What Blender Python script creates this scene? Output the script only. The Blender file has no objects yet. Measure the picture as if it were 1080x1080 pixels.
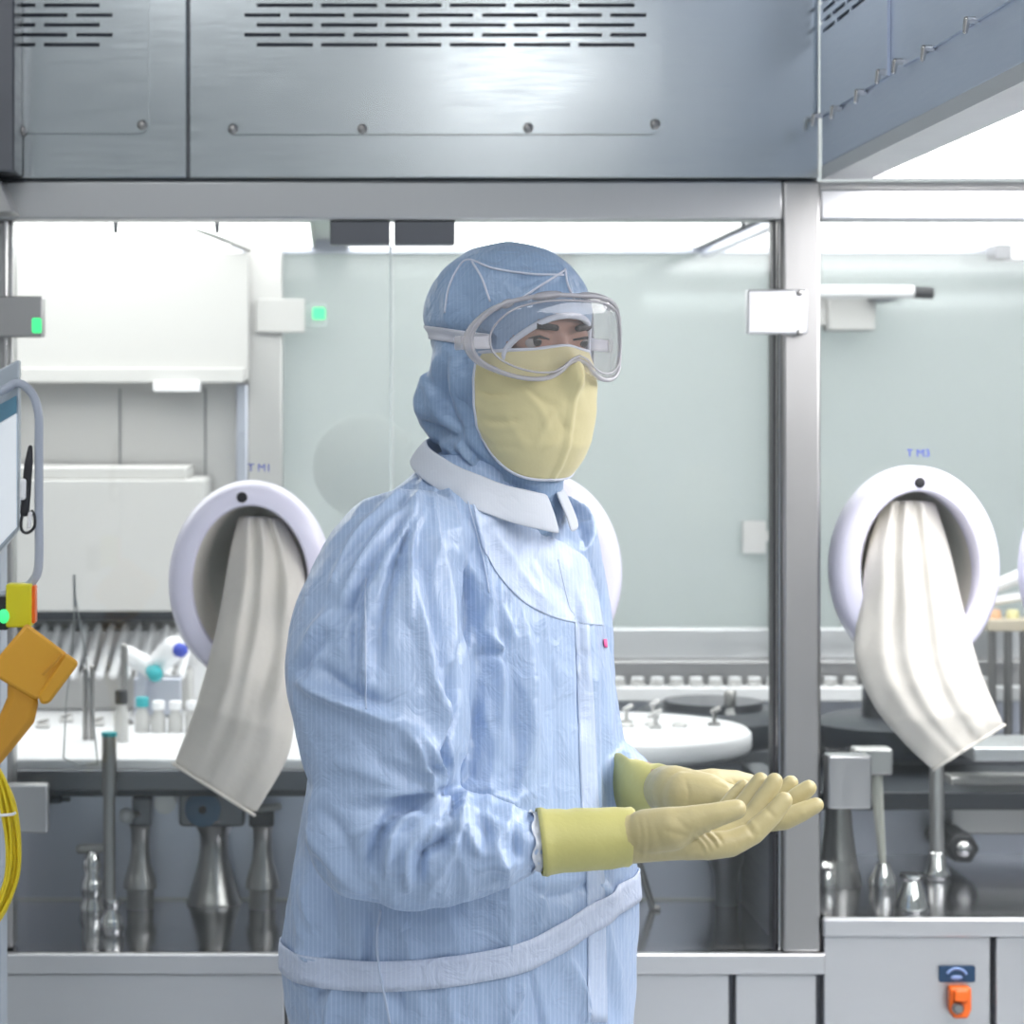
import bpy, bmesh, math, random
import numpy as np
from mathutils import Vector, Matrix
from mathutils.bvhtree import BVHTree

random.seed(4)
rng = np.random.default_rng(4)
SC = bpy.context.scene
COL = SC.collection
F = 2538.0                 # focal length in pixels of the 1080 frame
CX, CY, CZ = 352.0, 440.0, 1.52   # principal point and camera height
FRONT = 3.6                # distance of the machine front


def P(px, py, Y):
    return Vector(((px - CX) * Y / F, Y, CZ + (CY - py) * Y / F))


def PX(px, Y): return (px - CX) * Y / F
def PZ(py, Y): return CZ + (CY - py) * Y / F


# ------------------------------------------------------------------ materials
MATS = {}


def new_mat(name):
    m = bpy.data.materials.new(name)
    m.use_nodes = True
    MATS[name] = m
    nt = m.node_tree
    return m, nt, nt.nodes['Principled BSDF']


def plain(name, col, rough=0.5, metal=0.0, spec=0.5, sheen=0.0, coat=0.0, noise=0.0, nscale=30):
    m, nt, b = new_mat(name)
    b.inputs['Base Color'].default_value = (*col, 1)
    b.inputs['Roughness'].default_value = rough
    b.inputs['Metallic'].default_value = metal
    b.inputs['Specular IOR Level'].default_value = spec
    b.inputs['Sheen Weight'].default_value = sheen
    b.inputs['Coat Weight'].default_value = coat
    if noise:
        tc = nt.nodes.new('ShaderNodeTexCoord')
        n = nt.nodes.new('ShaderNodeTexNoise'); n.inputs['Scale'].default_value = nscale
        n.inputs['Detail'].default_value = 5
        nt.links.new(tc.outputs['Object'], n.inputs['Vector'])
        bp = nt.nodes.new('ShaderNodeBump'); bp.inputs['Strength'].default_value = noise
        bp.inputs['Distance'].default_value = 0.004
        nt.links.new(n.outputs['Fac'], bp.inputs['Height'])
        nt.links.new(bp.outputs['Normal'], b.inputs['Normal'])
    return m


def steel(name, col, rough=0.3, stretch=(1, 1, 30), var=0.1, bump=0.02):
    """brushed stainless sheet: streaky roughness and a very slight waviness"""
    m, nt, b = new_mat(name)
    b.inputs['Base Color'].default_value = (*col, 1)
    b.inputs['Metallic'].default_value = 1.0
    tc = nt.nodes.new('ShaderNodeTexCoord')
    mp = nt.nodes.new('ShaderNodeMapping'); mp.inputs['Scale'].default_value = stretch
    n = nt.nodes.new('ShaderNodeTexNoise'); n.inputs['Scale'].default_value = 14
    n.inputs['Detail'].default_value = 6
    nt.links.new(tc.outputs['Object'], mp.inputs['Vector'])
    nt.links.new(mp.outputs['Vector'], n.inputs['Vector'])
    mr = nt.nodes.new('ShaderNodeMapRange')
    mr.inputs['To Min'].default_value = rough - var; mr.inputs['To Max'].default_value = rough + var
    nt.links.new(n.outputs['Fac'], mr.inputs['Value'])
    nt.links.new(mr.outputs['Result'], b.inputs['Roughness'])
    n2 = nt.nodes.new('ShaderNodeTexNoise'); n2.inputs['Scale'].default_value = 2.2
    nt.links.new(tc.outputs['Object'], n2.inputs['Vector'])
    bp = nt.nodes.new('ShaderNodeBump'); bp.inputs['Strength'].default_value = bump * 5
    bp.inputs['Distance'].default_value = 0.02
    nt.links.new(n2.outputs['Fac'], bp.inputs['Height'])
    nt.links.new(bp.outputs['Normal'], b.inputs['Normal'])
    return m


def emit(name, col, strength):
    m = bpy.data.materials.new(name); m.use_nodes = True
    MATS[name] = m
    b = m.node_tree.nodes['Principled BSDF']
    b.inputs['Base Color'].default_value = (*[min(.9, c) for c in col], 1)
    b.inputs['Emission Color'].default_value = (*col, 1)
    b.inputs['Emission Strength'].default_value = strength
    return m


def clear(name, tint, haze=0.06, hazecol=(.8, .85, .85), ior=1.45, rough=0.03, gl=1.0):
    """thin clear sheet: see-through, a little haze, fresnel reflection"""
    m = bpy.data.materials.new(name); m.use_nodes = True
    MATS[name] = m
    nt = m.node_tree
    for n in list(nt.nodes): nt.nodes.remove(n)
    out = nt.nodes.new('ShaderNodeOutputMaterial')
    tr = nt.nodes.new('ShaderNodeBsdfTransparent'); tr.inputs['Color'].default_value = (*tint, 1)
    df = nt.nodes.new('ShaderNodeBsdfDiffuse'); df.inputs['Color'].default_value = (*hazecol, 1)
    gs = nt.nodes.new('ShaderNodeBsdfGlossy'); gs.inputs['Roughness'].default_value = rough
    fr = nt.nodes.new('ShaderNodeLayerWeight'); fr.inputs['Blend'].default_value = .5
    pw = nt.nodes.new('ShaderNodeMath'); pw.operation = 'POWER'; pw.inputs[1].default_value = 4
    nt.links.new(fr.outputs['Facing'], pw.inputs[0])
    ml = nt.nodes.new('ShaderNodeMath'); ml.operation = 'MULTIPLY_ADD'; ml.inputs[1].default_value = .6 * gl; ml.inputs[2].default_value = .045 * gl
    m1 = nt.nodes.new('ShaderNodeMixShader'); m1.inputs[0].default_value = haze
    m2 = nt.nodes.new('ShaderNodeMixShader')
    nt.links.new(tr.outputs[0], m1.inputs[1]); nt.links.new(df.outputs[0], m1.inputs[2])
    nt.links.new(pw.outputs[0], ml.inputs[0]); nt.links.new(ml.outputs[0], m2.inputs[0])
    nt.links.new(m1.outputs[0], m2.inputs[1]); nt.links.new(gs.outputs[0], m2.inputs[2])
    nt.links.new(m2.outputs[0], out.inputs['Surface'])
    return m


def fabric(name, col, stripe, sp=0.0052, rough=0.5, sheen=0.25, bump=0.25, amount=0.5, vary=0.0):
    """cleanroom cloth: fine pale conductive threads woven in, slight crumple"""
    m, nt, b = new_mat(name)
    tc = nt.nodes.new('ShaderNodeTexCoord')
    w = nt.nodes.new('ShaderNodeTexWave'); w.wave_type = 'BANDS'; w.bands_direction = 'X'
    w.inputs['Scale'].default_value = 6.2832 / sp / 20
    w.inputs['Distortion'].default_value = 1.2; w.inputs['Detail'].default_value = 1
    w.inputs['Detail Scale'].default_value = 0.15
    nt.links.new(tc.outputs['Object'], w.inputs['Vector'])
    pw = nt.nodes.new('ShaderNodeMath'); pw.operation = 'POWER'; pw.inputs[1].default_value = 6
    nt.links.new(w.outputs['Fac'], pw.inputs[0])
    sc = nt.nodes.new('ShaderNodeMath'); sc.operation = 'MULTIPLY'; sc.inputs[1].default_value = amount
    nt.links.new(pw.outputs[0], sc.inputs[0])
    mx = nt.nodes.new('ShaderNodeMixRGB')
    mx.inputs['Color1'].default_value = (*col, 1); mx.inputs['Color2'].default_value = (*stripe, 1)
    nt.links.new(sc.outputs[0], mx.inputs['Fac'])
    nt.links.new(mx.outputs['Color'], b.inputs['Base Color'])
    b.inputs['Roughness'].default_value = rough
    b.inputs['Sheen Weight'].default_value = sheen
    b.inputs['Sheen Roughness'].default_value = 0.4
    n = nt.nodes.new('ShaderNodeTexNoise'); n.inputs['Scale'].default_value = 32
    n.inputs['Detail'].default_value = 4; n.inputs['Distortion'].default_value = 1.1
    nt.links.new(tc.outputs['Object'], n.inputs['Vector'])
    bp = nt.nodes.new('ShaderNodeBump'); bp.inputs['Strength'].default_value = bump
    bp.inputs['Distance'].default_value = 0.011
    nt.links.new(n.outputs['Fac'], bp.inputs['Height'])
    nt.links.new(bp.outputs['Normal'], b.inputs['Normal'])
    return m


STEEL = steel('brushed_steel', (.62, .66, .675), .19, (1, 1, 14), .06)
STEEL_H = steel('brushed_steel_across', (.50, .505, .51), .34, (12, 1, 1))
STEEL_V = steel('brushed_steel_upright', (.43, .425, .42), .36, (30, 30, 1))
STEEL_B = steel('hood_steel', (.62, .68, .80), .36, (1, 1, 14))
STEEL_CAB = steel('cabinet_steel', (.66, .665, .68), .42, (1, 1, 6))
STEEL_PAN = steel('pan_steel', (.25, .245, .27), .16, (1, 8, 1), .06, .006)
STEEL_DK = steel('dark_steel', (.155, .16, .175), .34, (1, 1, 8))
STEEL_IN = steel('inner_steel', (.60, .625, .71), .36, (1, 1, 8))
STEEL_GR = steel('grey_inner_steel', (.60, .59, .58), .42, (12, 1, 1))
CHROME = plain('polished_chrome', (.70, .69, .68), .14, 1.0)
CHROME_D = plain('cast_steel', (.36, .35, .34), .28, 1.0)
BLACK = plain('black_rubber', (.02, .02, .024), .5)
DARK = plain('dark_gap', (.018, .022, .03), .45)
STEEL_MID = steel('mid_steel', (.36, .355, .36), .4, (1, 1, 8))
SLOT = plain('vent_backing', (.035, .045, .07), .6)
WHITE = plain('white_plastic', (.86, .86, .88), .35)
WHITE_P = plain('white_powder_coat', (.54, .535, .525), .5)
RINGM = plain('port_ring_plastic', (.76, .745, .88), .32, coat=.2)
LINER = plain('port_liner_cloth', (.72, .69, .63), .8, noise=.3, nscale=60)
SLEEVE = plain('sleeve_cloth', (.63, .605, .55), .75, sheen=.2, noise=.25, nscale=45)
YELLOW = plain('cable_yellow', (.78, .60, .02), .4)
ORANGE_Y = plain('pendant_orange', (.72, .36, .03), .42, noise=.05, nscale=80)
ORANGE_D = plain('pendant_orange_dark', (.62, .30, .025), .45)  # slightly darker orange for the grip and ridge
LEMON = plain('stop_box_yellow', (.72, .66, .015), .4)
ORANGE = plain('switch_orange', (.90, .16, .02), .35)
BLUE = plain('marking_blue', (.03, .06, .45), .4)
NAVY = plain('sticker_navy', (.015, .05, .11), .4)
PALEBLUE = plain('sticker_pale_blue', (.22, .33, .60), .4)
BLUEKNOB = plain('blue_knob', (.10, .22, .38), .4)
TEAL = plain('teal_cap', (.02, .38, .42), .4)
SCREEN_BLUE = plain('panel_blue', (.14, .33, .46), .3)
HMI = plain('panel_grey', (.50, .56, .62), .4)
COOL = plain('coolgrey_plastic', (.42, .46, .54), .35)
PINK = plain('badge_pink', (.80, .10, .32), .5)
EM_IN = emit('isolator_light', (1, 1, .985), 3.4)
EM_HOOD = emit('hood_diffuser', (1, .985, 1), 6.5)
EM_ROOM = emit('room_light', (.96, .98, 1), 4.2)
EM_REAR = emit('rear_room_light', (.98, .99, 1), 10.0)
EM_FAR_FILL = emit('far_room_fill', (.98, 1, .99), 7.0)  # fill light of the lamps added beyond the rear glass
GREEN_L = emit('green_lamp', (.06, .75, .25), .9)  # also colours the painted LED reflections on the hinges
GLASS = clear('door_glass', (.965, .98, .975), .010, (.85, .9, .9), 1.42, .04, .75)
GLASS_BACK = clear('back_glass', (.95, .97, .965), .16, (.84, .88, .88), 1.42, .05, .6)
GOGGLE = clear('goggle_lens', (.965, .96, .96), .085, (.82, .82, .84), 1.45, .06, 1.0)
GOGGLE_F = clear('goggle_vinyl', (.94, .93, .93), .30, (.84, .83, .85), 1.45, .15, .7)
GOGGLE_R = clear('goggle_rim_vinyl', (.8, .79, .8), .55, (.62, .61, .65), 1.5, .12, 1.2)
SUIT = fabric('coverall_cloth', (.335, .445, .64), (.66, .74, .90), sp=.0050, amount=.28, rough=.35, sheen=.1, bump=.36)
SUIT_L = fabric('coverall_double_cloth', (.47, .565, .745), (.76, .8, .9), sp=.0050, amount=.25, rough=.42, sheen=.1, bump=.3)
HOODM = fabric('hood_cloth', (.25, .355, .52), (.45, .56, .74), sp=.0042, amount=.2, rough=.42, sheen=.1, bump=.4)
KNIT = fabric('collar_knit', (.54, .575, .64), (.62, .65, .70), sp=.003, amount=.3, rough=.8, bump=.15)
PIPING = plain('pale_piping', (.60, .63, .72), .6)
STITCH = plain('seam_stitch', (.47, .55, .70), .6)
BELTM = fabric('belt_cloth', (.51, .58, .74), (.74, .79, .9), sp=.0050, amount=.3, rough=.45, sheen=.1, bump=.5)
MASKM = plain('mask_cloth', (.63, .565, .315), .8, sheen=.25, noise=.28, nscale=38)
GLOVE = plain('latex_glove', (.45, .385, .195), .45, noise=.2, nscale=70)
CUFFM = plain('latex_cuff', (.49, .46, .165), .48, noise=.3, nscale=50)
SKIN = plain('skin', (.36, .20, .15), .5)
HAIR = plain('brow_hair', (.015, .011, .01), .6)
EYEW = plain('eye_white', (.36, .33, .32), .25)
IRIS = plain('iris_dark', (.012, .008, .007), .15)
BOOT = plain('boot_white', (.75, .77, .8), .5)
WALLM = plain('wall_panel', (.80, .84, .84), .5)
WALLB = plain('wall_panel_grey', (.70, .72, .73), .5)
FLOORM = plain('vinyl_floor', (.50, .53, .55), .3)
CEILM = plain('ceiling_panel', (.70, .72, .74), .6)
WORN = plain('wire_grey', (.35, .36, .36), .4, .6)


# ------------------------------------------------------------------ mesh kit
class MB:
    """collects shapes of ONE mesh object"""
    def __init__(self):
        self.v, self.f, self.mi = [], [], []

    def add(self, vs, fs, mi=0):
        o = len(self.v)
        self.v += [tuple(p) for p in vs]
        self.f += [tuple(i + o for i in f) for f in fs]
        self.mi += [mi] * len(fs)
        return self

    def box(self, x0, x1, y0, y1, z0, z1, mi=0, M=None):
        vs = [Vector((x, y, z)) for z in (z0, z1) for y in (y0, y1) for x in (x0, x1)]
        if M is not None: vs = [M @ p for p in vs]
        return self.add(vs, [(0, 2, 3, 1), (4, 5, 7, 6), (0, 1, 5, 4), (2, 6, 7, 3), (0, 4, 6, 2), (1, 3, 7, 5)], mi)

    def rbox(self, x0, x1, y0, y1, z0, z1, r=.004, seg=3, axis='y', mi=0, M=None):
        """box with the four edges along one axis rounded"""
        pts = []
        if axis == 'y': a0, a1, b0, b1 = x0, x1, z0, z1
        elif axis == 'z': a0, a1, b0, b1 = x0, x1, y0, y1
        else: a0, a1, b0, b1 = y0, y1, z0, z1
        r = min(r, (a1 - a0) / 2.01, (b1 - b0) / 2.01)
        for cx, cy, st in ((a1 - r, b1 - r, 0), (a0 + r, b1 - r, 90), (a0 + r, b0 + r, 180), (a1 - r, b0 + r, 270)):
            for k in range(seg + 1):
                t = math.radians(st + 90 * k / seg)
                pts.append((cx + r * math.cos(t), cy + r * math.sin(t)))
        n = len(pts)
        def mk(p, d):
            if axis == 'y': q = Vector((p[0], y0 if d == 0 else y1, p[1]))
            elif axis == 'z': q = Vector((p[0], p[1], z0 if d == 0 else z1))
            else: q = Vector((x0 if d == 0 else x1, p[0], p[1]))
            return M @ q if M is not None else q
        vs = [mk(p, 0) for p in pts] + [mk(p, 1) for p in pts]
        fs = [tuple(range(n - 1, -1, -1)), tuple(range(n, 2 * n))]
        fs += [(i, (i + 1) % n, n + (i + 1) % n, n + i) for i in range(n)]
        return self.add(vs, fs, mi)

    def prism(self, poly, y0, y1, mi=0):
        n = len(poly)
        vs = [(p[0], y0, p[1]) for p in poly] + [(p[0], y1, p[1]) for p in poly]
        fs = [tuple(range(n)), tuple(range(2 * n - 1, n - 1, -1))]
        fs += [((i + 1) % n, i, n + i, n + (i + 1) % n) for i in range(n)]
        return self.add(vs, fs, mi)

    def lathe(self, prof, c=(0, 0, 0), n=32, M=None, mi=0):
        """prof: (radius, height) from bottom to top, round the z axis"""
        vs, fs = [], []
        for r, h in prof:
            for k in range(n):
                t = 2 * math.pi * k / n
                p = Vector((r * math.cos(t), r * math.sin(t), h))
                if M is not None: p = M @ p
                vs.append(p + Vector(c))
        for i in range(len(prof) - 1):
            for k in range(n):
                a, b = i * n + k, i * n + (k + 1) % n
                fs.append((a, b, b + n, a + n))
        fs.append(tuple(range(n - 1, -1, -1)))
        fs.append(tuple(range((len(prof) - 1) * n, len(prof) * n)))
        return self.add(vs, fs, mi)

    def tube(self, pts, r, n=12, closed=False, mi=0, flat=None):
        pts = [Vector(p) for p in pts]
        m = len(pts)
        rs = r if isinstance(r, (list, tuple)) else [r] * m
        vs, fs = [], []
        up = None
        for i, p in enumerate(pts):
            a = pts[(i - 1) % m] if (closed or i > 0) else p
            b = pts[(i + 1) % m] if (closed or i < m - 1) else p
            t = (b - a).normalized()
            if up is None:
                up = Vector((0, 0, 1)) if abs(t.z) < .9 else Vector((1, 0, 0))
            s = t.cross(up)
            if s.length < 1e-6: s = t.orthogonal()
            s.normalize(); up = s.cross(t).normalized()
            for k in range(n):
                q = 2 * math.pi * k / n
                vs.append(p + (s * math.cos(q) + up * math.sin(q)) * rs[i])
        rr = m if closed else m - 1
        for i in range(rr):
            for k in range(n):
                a, b = i * n + k, i * n + (k + 1) % n
                c, d = ((i + 1) % m) * n + k, ((i + 1) % m) * n + (k + 1) % n
                fs.append((a, b, d, c))
        if not closed:
            fs.append(tuple(range(n - 1, -1, -1))); fs.append(tuple(range((m - 1) * n, m * n)))
        return self.add(vs, fs, mi)

    def ell(self, c, r, n=20, m=12, M=None, mi=0):
        vs, fs = [], []
        for i in range(m + 1):
            t = math.pi * i / m
            for k in range(n):
                q = 2 * math.pi * k / n
                p = Vector((r[0] * math.sin(t) * math.cos(q), r[1] * math.sin(t) * math.sin(q), r[2] * math.cos(t)))
                p += Vector(c)
                if M is not None: p = M @ p
                vs.append(p)
        for i in range(m):
            for k in range(n):
                fs.append((i * n + k, (i + 1) * n + k, (i + 1) * n + (k + 1) % n, i * n + (k + 1) % n))
        return self.add(vs, fs, mi)

    def cap(self, a, b, ra, rb, n=16, M=None):
        """tapered capsule"""
        a, b = Vector(a), Vector(b)
        if M is not None: a, b = M @ a, M @ b
        self.ell(a, (ra,) * 3, n, 10); self.ell(b, (rb,) * 3, n, 10)
        if (b - a).length > 1e-5: self.tube([a, b], [ra, rb], n)
        return self

    def chain(self, pts, rs, n=16, M=None):
        for i in range(len(pts) - 1):
            self.cap(pts[i], pts[i + 1], rs[i], rs[i + 1], n, M)
        return self

    def rings(self, rgs, cap=True, mi=0):
        """loft through closed rings of equal length"""
        n = len(rgs[0]); vs = [p for r in rgs for p in r]; fs = []
        for i in range(len(rgs) - 1):
            for k in range(n):
                a, b = i * n + k, i * n + (k + 1) % n
                fs.append((a, b, b + n, a + n))
        if cap:
            fs.append(tuple(range(n - 1, -1, -1))); fs.append(tuple(range((len(rgs) - 1) * n, len(rgs) * n)))
        return self.add(vs, fs, mi)

    def mesh(self, name):
        me = bpy.data.meshes.new(name)
        me.from_pydata([tuple(p) for p in self.v], [], self.f)
        me.update()
        bm = bmesh.new(); bm.from_mesh(me)
        bmesh.ops.recalc_face_normals(bm, faces=bm.faces)
        bm.to_mesh(me); bm.free()
        return me

    def build(self, name, mat, parent=None, smooth=40, bevel=0, recenter=True):
        me = self.mesh(name)
        mats = mat if isinstance(mat, (list, tuple)) else [mat]
        for m in mats: me.materials.append(m)
        if len(mats) > 1: me.polygons.foreach_set('material_index', self.mi)
        o = bpy.data.objects.new(name, me)
        COL.objects.link(o)
        finish(o, parent, smooth, recenter)
        if bevel:
            b = o.modifiers.new('edge', 'BEVEL'); b.width = bevel; b.segments = 2
            b.limit_method = 'ANGLE'; b.angle_limit = math.radians(40)
        return o


def finish(o, parent=None, smooth=40, recenter=True):
    me = o.data
    if smooth:
        me.polygons.foreach_set('use_smooth', [True] * len(me.polygons))
        if smooth < 180: me.set_sharp_from_angle(angle=math.radians(smooth))
    if recenter:
        co = np.zeros(len(me.vertices) * 3, dtype=np.float32)
        me.vertices.foreach_get('co', co); co = co.reshape(-1, 3)
        c = Vector(((co[:, 0].min() + co[:, 0].max()) / 2, (co[:, 1].min() + co[:, 1].max()) / 2, co[:, 2].min()))
        me.transform(Matrix.Translation(-c)); o.location = c
    if parent is not None:
        o.parent = parent
        o.matrix_parent_inverse = WORLD[parent.name].inverted() if parent.name in WORLD else world_of(parent).inverted()
    WORLD[o.name] = world_of(o)


WORLD = {}


def world_of(o):
    loc = Matrix.Translation(o.location)
    if o.parent is None: return loc
    return world_of(o.parent) @ o.matrix_parent_inverse @ loc


def thing(name, label, cat, loc, group=None):
    o = bpy.data.objects.new(name, None); COL.objects.link(o)
    o.location = loc; o.empty_display_size = .05
    WORLD[o.name] = world_of(o)
    return tag(o, label, cat, group)


def tag(o, label, cat, group=None, kind=None):
    o['label'] = label; o['category'] = cat
    if group: o['group'] = group
    if kind: o['kind'] = kind
    return o


def struct(o):
    o['kind'] = 'structure'
    return o


def copy_tree(o, loc, label, parent=None):
    c = o.copy(); COL.objects.link(c)
    if parent is None:
        c.location = loc; c['label'] = label
    else:
        c.parent = parent
    for ch in [q for q in bpy.data.objects if q.parent == o]:
        copy_tree(ch, None, None, c)
    return c


def text(name, s, size, loc, mat, parent, extrude=.0004, rot=(math.pi / 2, 0, 0)):
    cu = bpy.data.curves.new(name, 'FONT'); cu.body = s; cu.size = size; cu.extrude = extrude
    cu.align_x = 'CENTER'; cu.align_y = 'CENTER'
    t = bpy.data.objects.new(name, cu)
    me = bpy.data.meshes.new_from_object(t)
    bpy.data.objects.remove(t)
    me.transform(Matrix.Translation(Vector(loc)) @ Matrix.Rotation(rot[2], 4, 'Z') @ Matrix.Rotation(rot[0], 4, 'X'))
    me.materials.append(mat)
    o = bpy.data.objects.new(name, me); COL.objects.link(o)
    finish(o, parent, 0)
    return o


def spline(pts, n=8):
    """Catmull-Rom through points (any dimension)"""
    p = [np.array(q, dtype=float) for q in pts]
    out = []
    for i in range(len(p) - 1):
        p0 = p[i - 1] if i else 2 * p[0] - p[1]
        p3 = p[i + 2] if i + 2 < len(p) else 2 * p[-1] - p[-2]
        for k in range(n):
            t = k / n
            out.append(.5 * (2 * p[i] + (p[i + 1] - p0) * t + (2 * p0 - 5 * p[i] + 4 * p[i + 1] - p3) * t * t
                             + (3 * p[i] - p0 - 3 * p[i + 1] + p3) * t ** 3))
    out.append(p[-1])
    return out


# voxel union of a rough build, returned as numpy arrays ----------------------
def voxel(mb, size, smooth=3, lam=.5):
    me = bpy.data.meshes.new('tmp'); me.from_pydata([tuple(p) for p in mb.v], [], mb.f); me.update()
    bm = bmesh.new(); bm.from_mesh(me); bmesh.ops.recalc_face_normals(bm, faces=bm.faces); bm.to_mesh(me); bm.free()
    o = bpy.data.objects.new('tmp', me); COL.objects.link(o)
    r = o.modifiers.new('r', 'REMESH'); r.mode = 'VOXEL'; r.voxel_size = size; r.adaptivity = 0
    dg = bpy.context.evaluated_depsgraph_get()
    ev = o.evaluated_get(dg); m2 = bpy.data.meshes.new_from_object(ev)
    n = len(m2.vertices)
    co = np.zeros(n * 3, dtype=np.float32); m2.vertices.foreach_get('co', co); co = co.reshape(-1, 3).astype(float)
    ne = len(m2.edges); ed = np.zeros(ne * 2, dtype=np.int32); m2.edges.foreach_get('vertices', ed); ed = ed.reshape(-1, 2)
    co = lap(co, ed, smooth, lam)
    m2.vertices.foreach_set('co', co.astype(np.float32).ravel()); m2.update()
    bpy.data.objects.remove(o); bpy.data.meshes.remove(me)
    return m2, co, ed


def lap(co, ed, it, lam=.5):
    n = len(co)
    deg = np.bincount(ed.ravel(), minlength=n).astype(float)[:, None]; deg[deg == 0] = 1
    for _ in range(it):
        acc = np.zeros_like(co)
        for a in range(3):
            acc[:, a] = np.bincount(ed[:, 0], weights=co[ed[:, 1], a], minlength=n) + \
                        np.bincount(ed[:, 1], weights=co[ed[:, 0], a], minlength=n)
        co = co + lam * (acc / deg - co)
    return co


def normals(me):
    n = len(me.vertices); a = np.zeros(n * 3, dtype=np.float32)
    me.vertex_normals.foreach_get('vector', a)
    return a.reshape(-1, 3).astype(float)


def pix(co):
    return np.stack([CX + co[:, 0] * F / co[:, 1], CY - (co[:, 2] - CZ) * F / co[:, 1]], 1)


def inpoly(pts, poly):
    x, y = pts[:, 0], pts[:, 1]; ins = np.zeros(len(pts), bool); n = len(poly)
    for i in range(n):
        x0, y0 = poly[i]; x1, y1 = poly[(i + 1) % n]
        c = ((y0 > y) != (y1 > y)) & (x < (x1 - x0) * (y - y0) / (y1 - y0 + 1e-12) + x0)
        ins ^= c
    return ins


def fold_field(px, folds):
    """sum of ridges/valleys: (points, height in mm, width in mm-ish pixels)"""
    tot = np.zeros(len(px))
    for pts, h, w in folds:
        sp = np.array(spline(pts, 6)) if len(pts) > 2 else np.array(spline(pts, 10))
        L = np.concatenate([[0], np.cumsum(np.linalg.norm(np.diff(sp, axis=0), axis=1))])
        lo, hi = sp.min(0) - 3 * w, sp.max(0) + 3 * w
        idx = np.where((px[:, 0] > lo[0]) & (px[:, 0] < hi[0]) & (px[:, 1] > lo[1]) & (px[:, 1] < hi[1]))[0]
        if not len(idx): continue
        q = px[idx]; best = np.full(len(idx), 1e9); bt = np.zeros(len(idx))
        for i in range(len(sp) - 1):
            d = sp[i + 1] - sp[i]; l2 = (d ** 2).sum() + 1e-9
            t = np.clip(((q - sp[i]) @ d) / l2, 0, 1)
            dist = np.linalg.norm(q - (sp[i] + t[:, None] * d), axis=1)
            m = dist < best
            best[m] = dist[m]; bt[m] = (L[i] + t[m] * (L[i + 1] - L[i])) / L[-1]
        tap = np.clip(np.sin(np.pi * np.clip(bt, 0, 1)), 0, 1) ** .6
        tot[idx] += h * .001 * np.exp(-(best / w) ** 1.6) * tap
    return tot


def mesh_obj(me, name, mat, parent=None, smooth=180):
    me.name = name
    me.materials.clear()
    for m in (mat if isinstance(mat, (list, tuple)) else [mat]): me.materials.append(m)
    o = bpy.data.objects.new(name, me); COL.objects.link(o)
    finish(o, parent, smooth, True)
    return o


def bvh_world(me, off=None):
    off = off or Vector((0, 0, 0))
    return BVHTree.FromPolygons([v.co + off for v in me.vertices], [tuple(p.vertices) for p in me.polygons])


CAM = Vector((0, 0, CZ))


def shoot(bvh, px, py, lift=0.0, default=2.7):
    d = (P(px, py, 1.0) - CAM).normalized()
    h = bvh.ray_cast(CAM, d)
    if h[0] is None: return P(px, py, default)
    n = h[1] if h[1].dot(d) < 0 else -h[1]
    return h[0] + n * lift

# ================================================================= THE ROOM
def sbox(name, x0, x1, y0, y1, z0, z1, mat):
    o = MB().box(x0, x1, y0, y1, z0, z1).build(name, mat, None, 0)
    return struct(o)


sbox('floor', -4.5, 5.5, -4.0, 7.6, -.06, 0, FLOORM)
sbox('ceiling', -4.5, 5.5, -4.0, 7.6, 3.0, 3.08, CEILM)
sbox('wall_back', -4.5, 5.5, 6.6, 6.7, 0, 3.0, WALLM)
sbox('wall_front', -4.5, 5.5, -4.0, -3.9, 0, 3.0, WALLB)
lampspots = [(.71, -2.45), (1.62, -1.5), (-2.6, -2.3), (-1.9, .3), (-.35, .5), (1.2, .5), (-1.9, 1.9), (-.3, 1.9), (-1.6, 5.6), (-.2, 5.6), (1.2, 5.6), (2.6, 5.6), (3.0, .4)]  # the far row is added, out of view, to lighten the back glass
for i, (x, y) in enumerate(lampspots):
    t = thing('ceiling_lamp', 'unseen flush ceiling lamp panel of the clean room', 'ceiling light', (x, y, 2.98), 'ceiling lamps')
    MB().rbox(x - .32, x + .32, y - .62, y + .62, 2.975, 3.0, .01, 2, 'z').build('lamp_frame', WHITE_P, t)
    MB().box(x - .28, x + .28, y - .58, y + .58, 2.966, 2.975).build('diffuser', EM_REAR if y < -1 else EM_FAR_FILL if y > 5 else EM_ROOM, t)

# ================================================================= UPPER HOUSING
XL, XR = -1.35, 2.3        # machine extends past the frame both ways
XP = PX(865, FRONT)        # right edge of the corner post
t = thing('upper_housing', 'wide grey steel air housing with slotted vent panels above the glass doors', 'machine housing', (.0, FRONT + .4, 1.88))
UH = t
HZ0, HZ1 = PZ(190, FRONT), 2.72
MB().box(XL, XP, FRONT + .02, FRONT + 1.15, HZ0, HZ1).build('casing', STEEL_DK, t, bevel=.002)
MB().box(XL, PX(197, FRONT), FRONT, FRONT + .02, HZ0 + .003, HZ1).build('front_panel', STEEL, t, bevel=.002)
MB().box(PX(199.6, FRONT), XP - .002, FRONT, FRONT + .02, HZ0 + .003, HZ1).build('front_panel', STEEL, t, bevel=.002)


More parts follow.
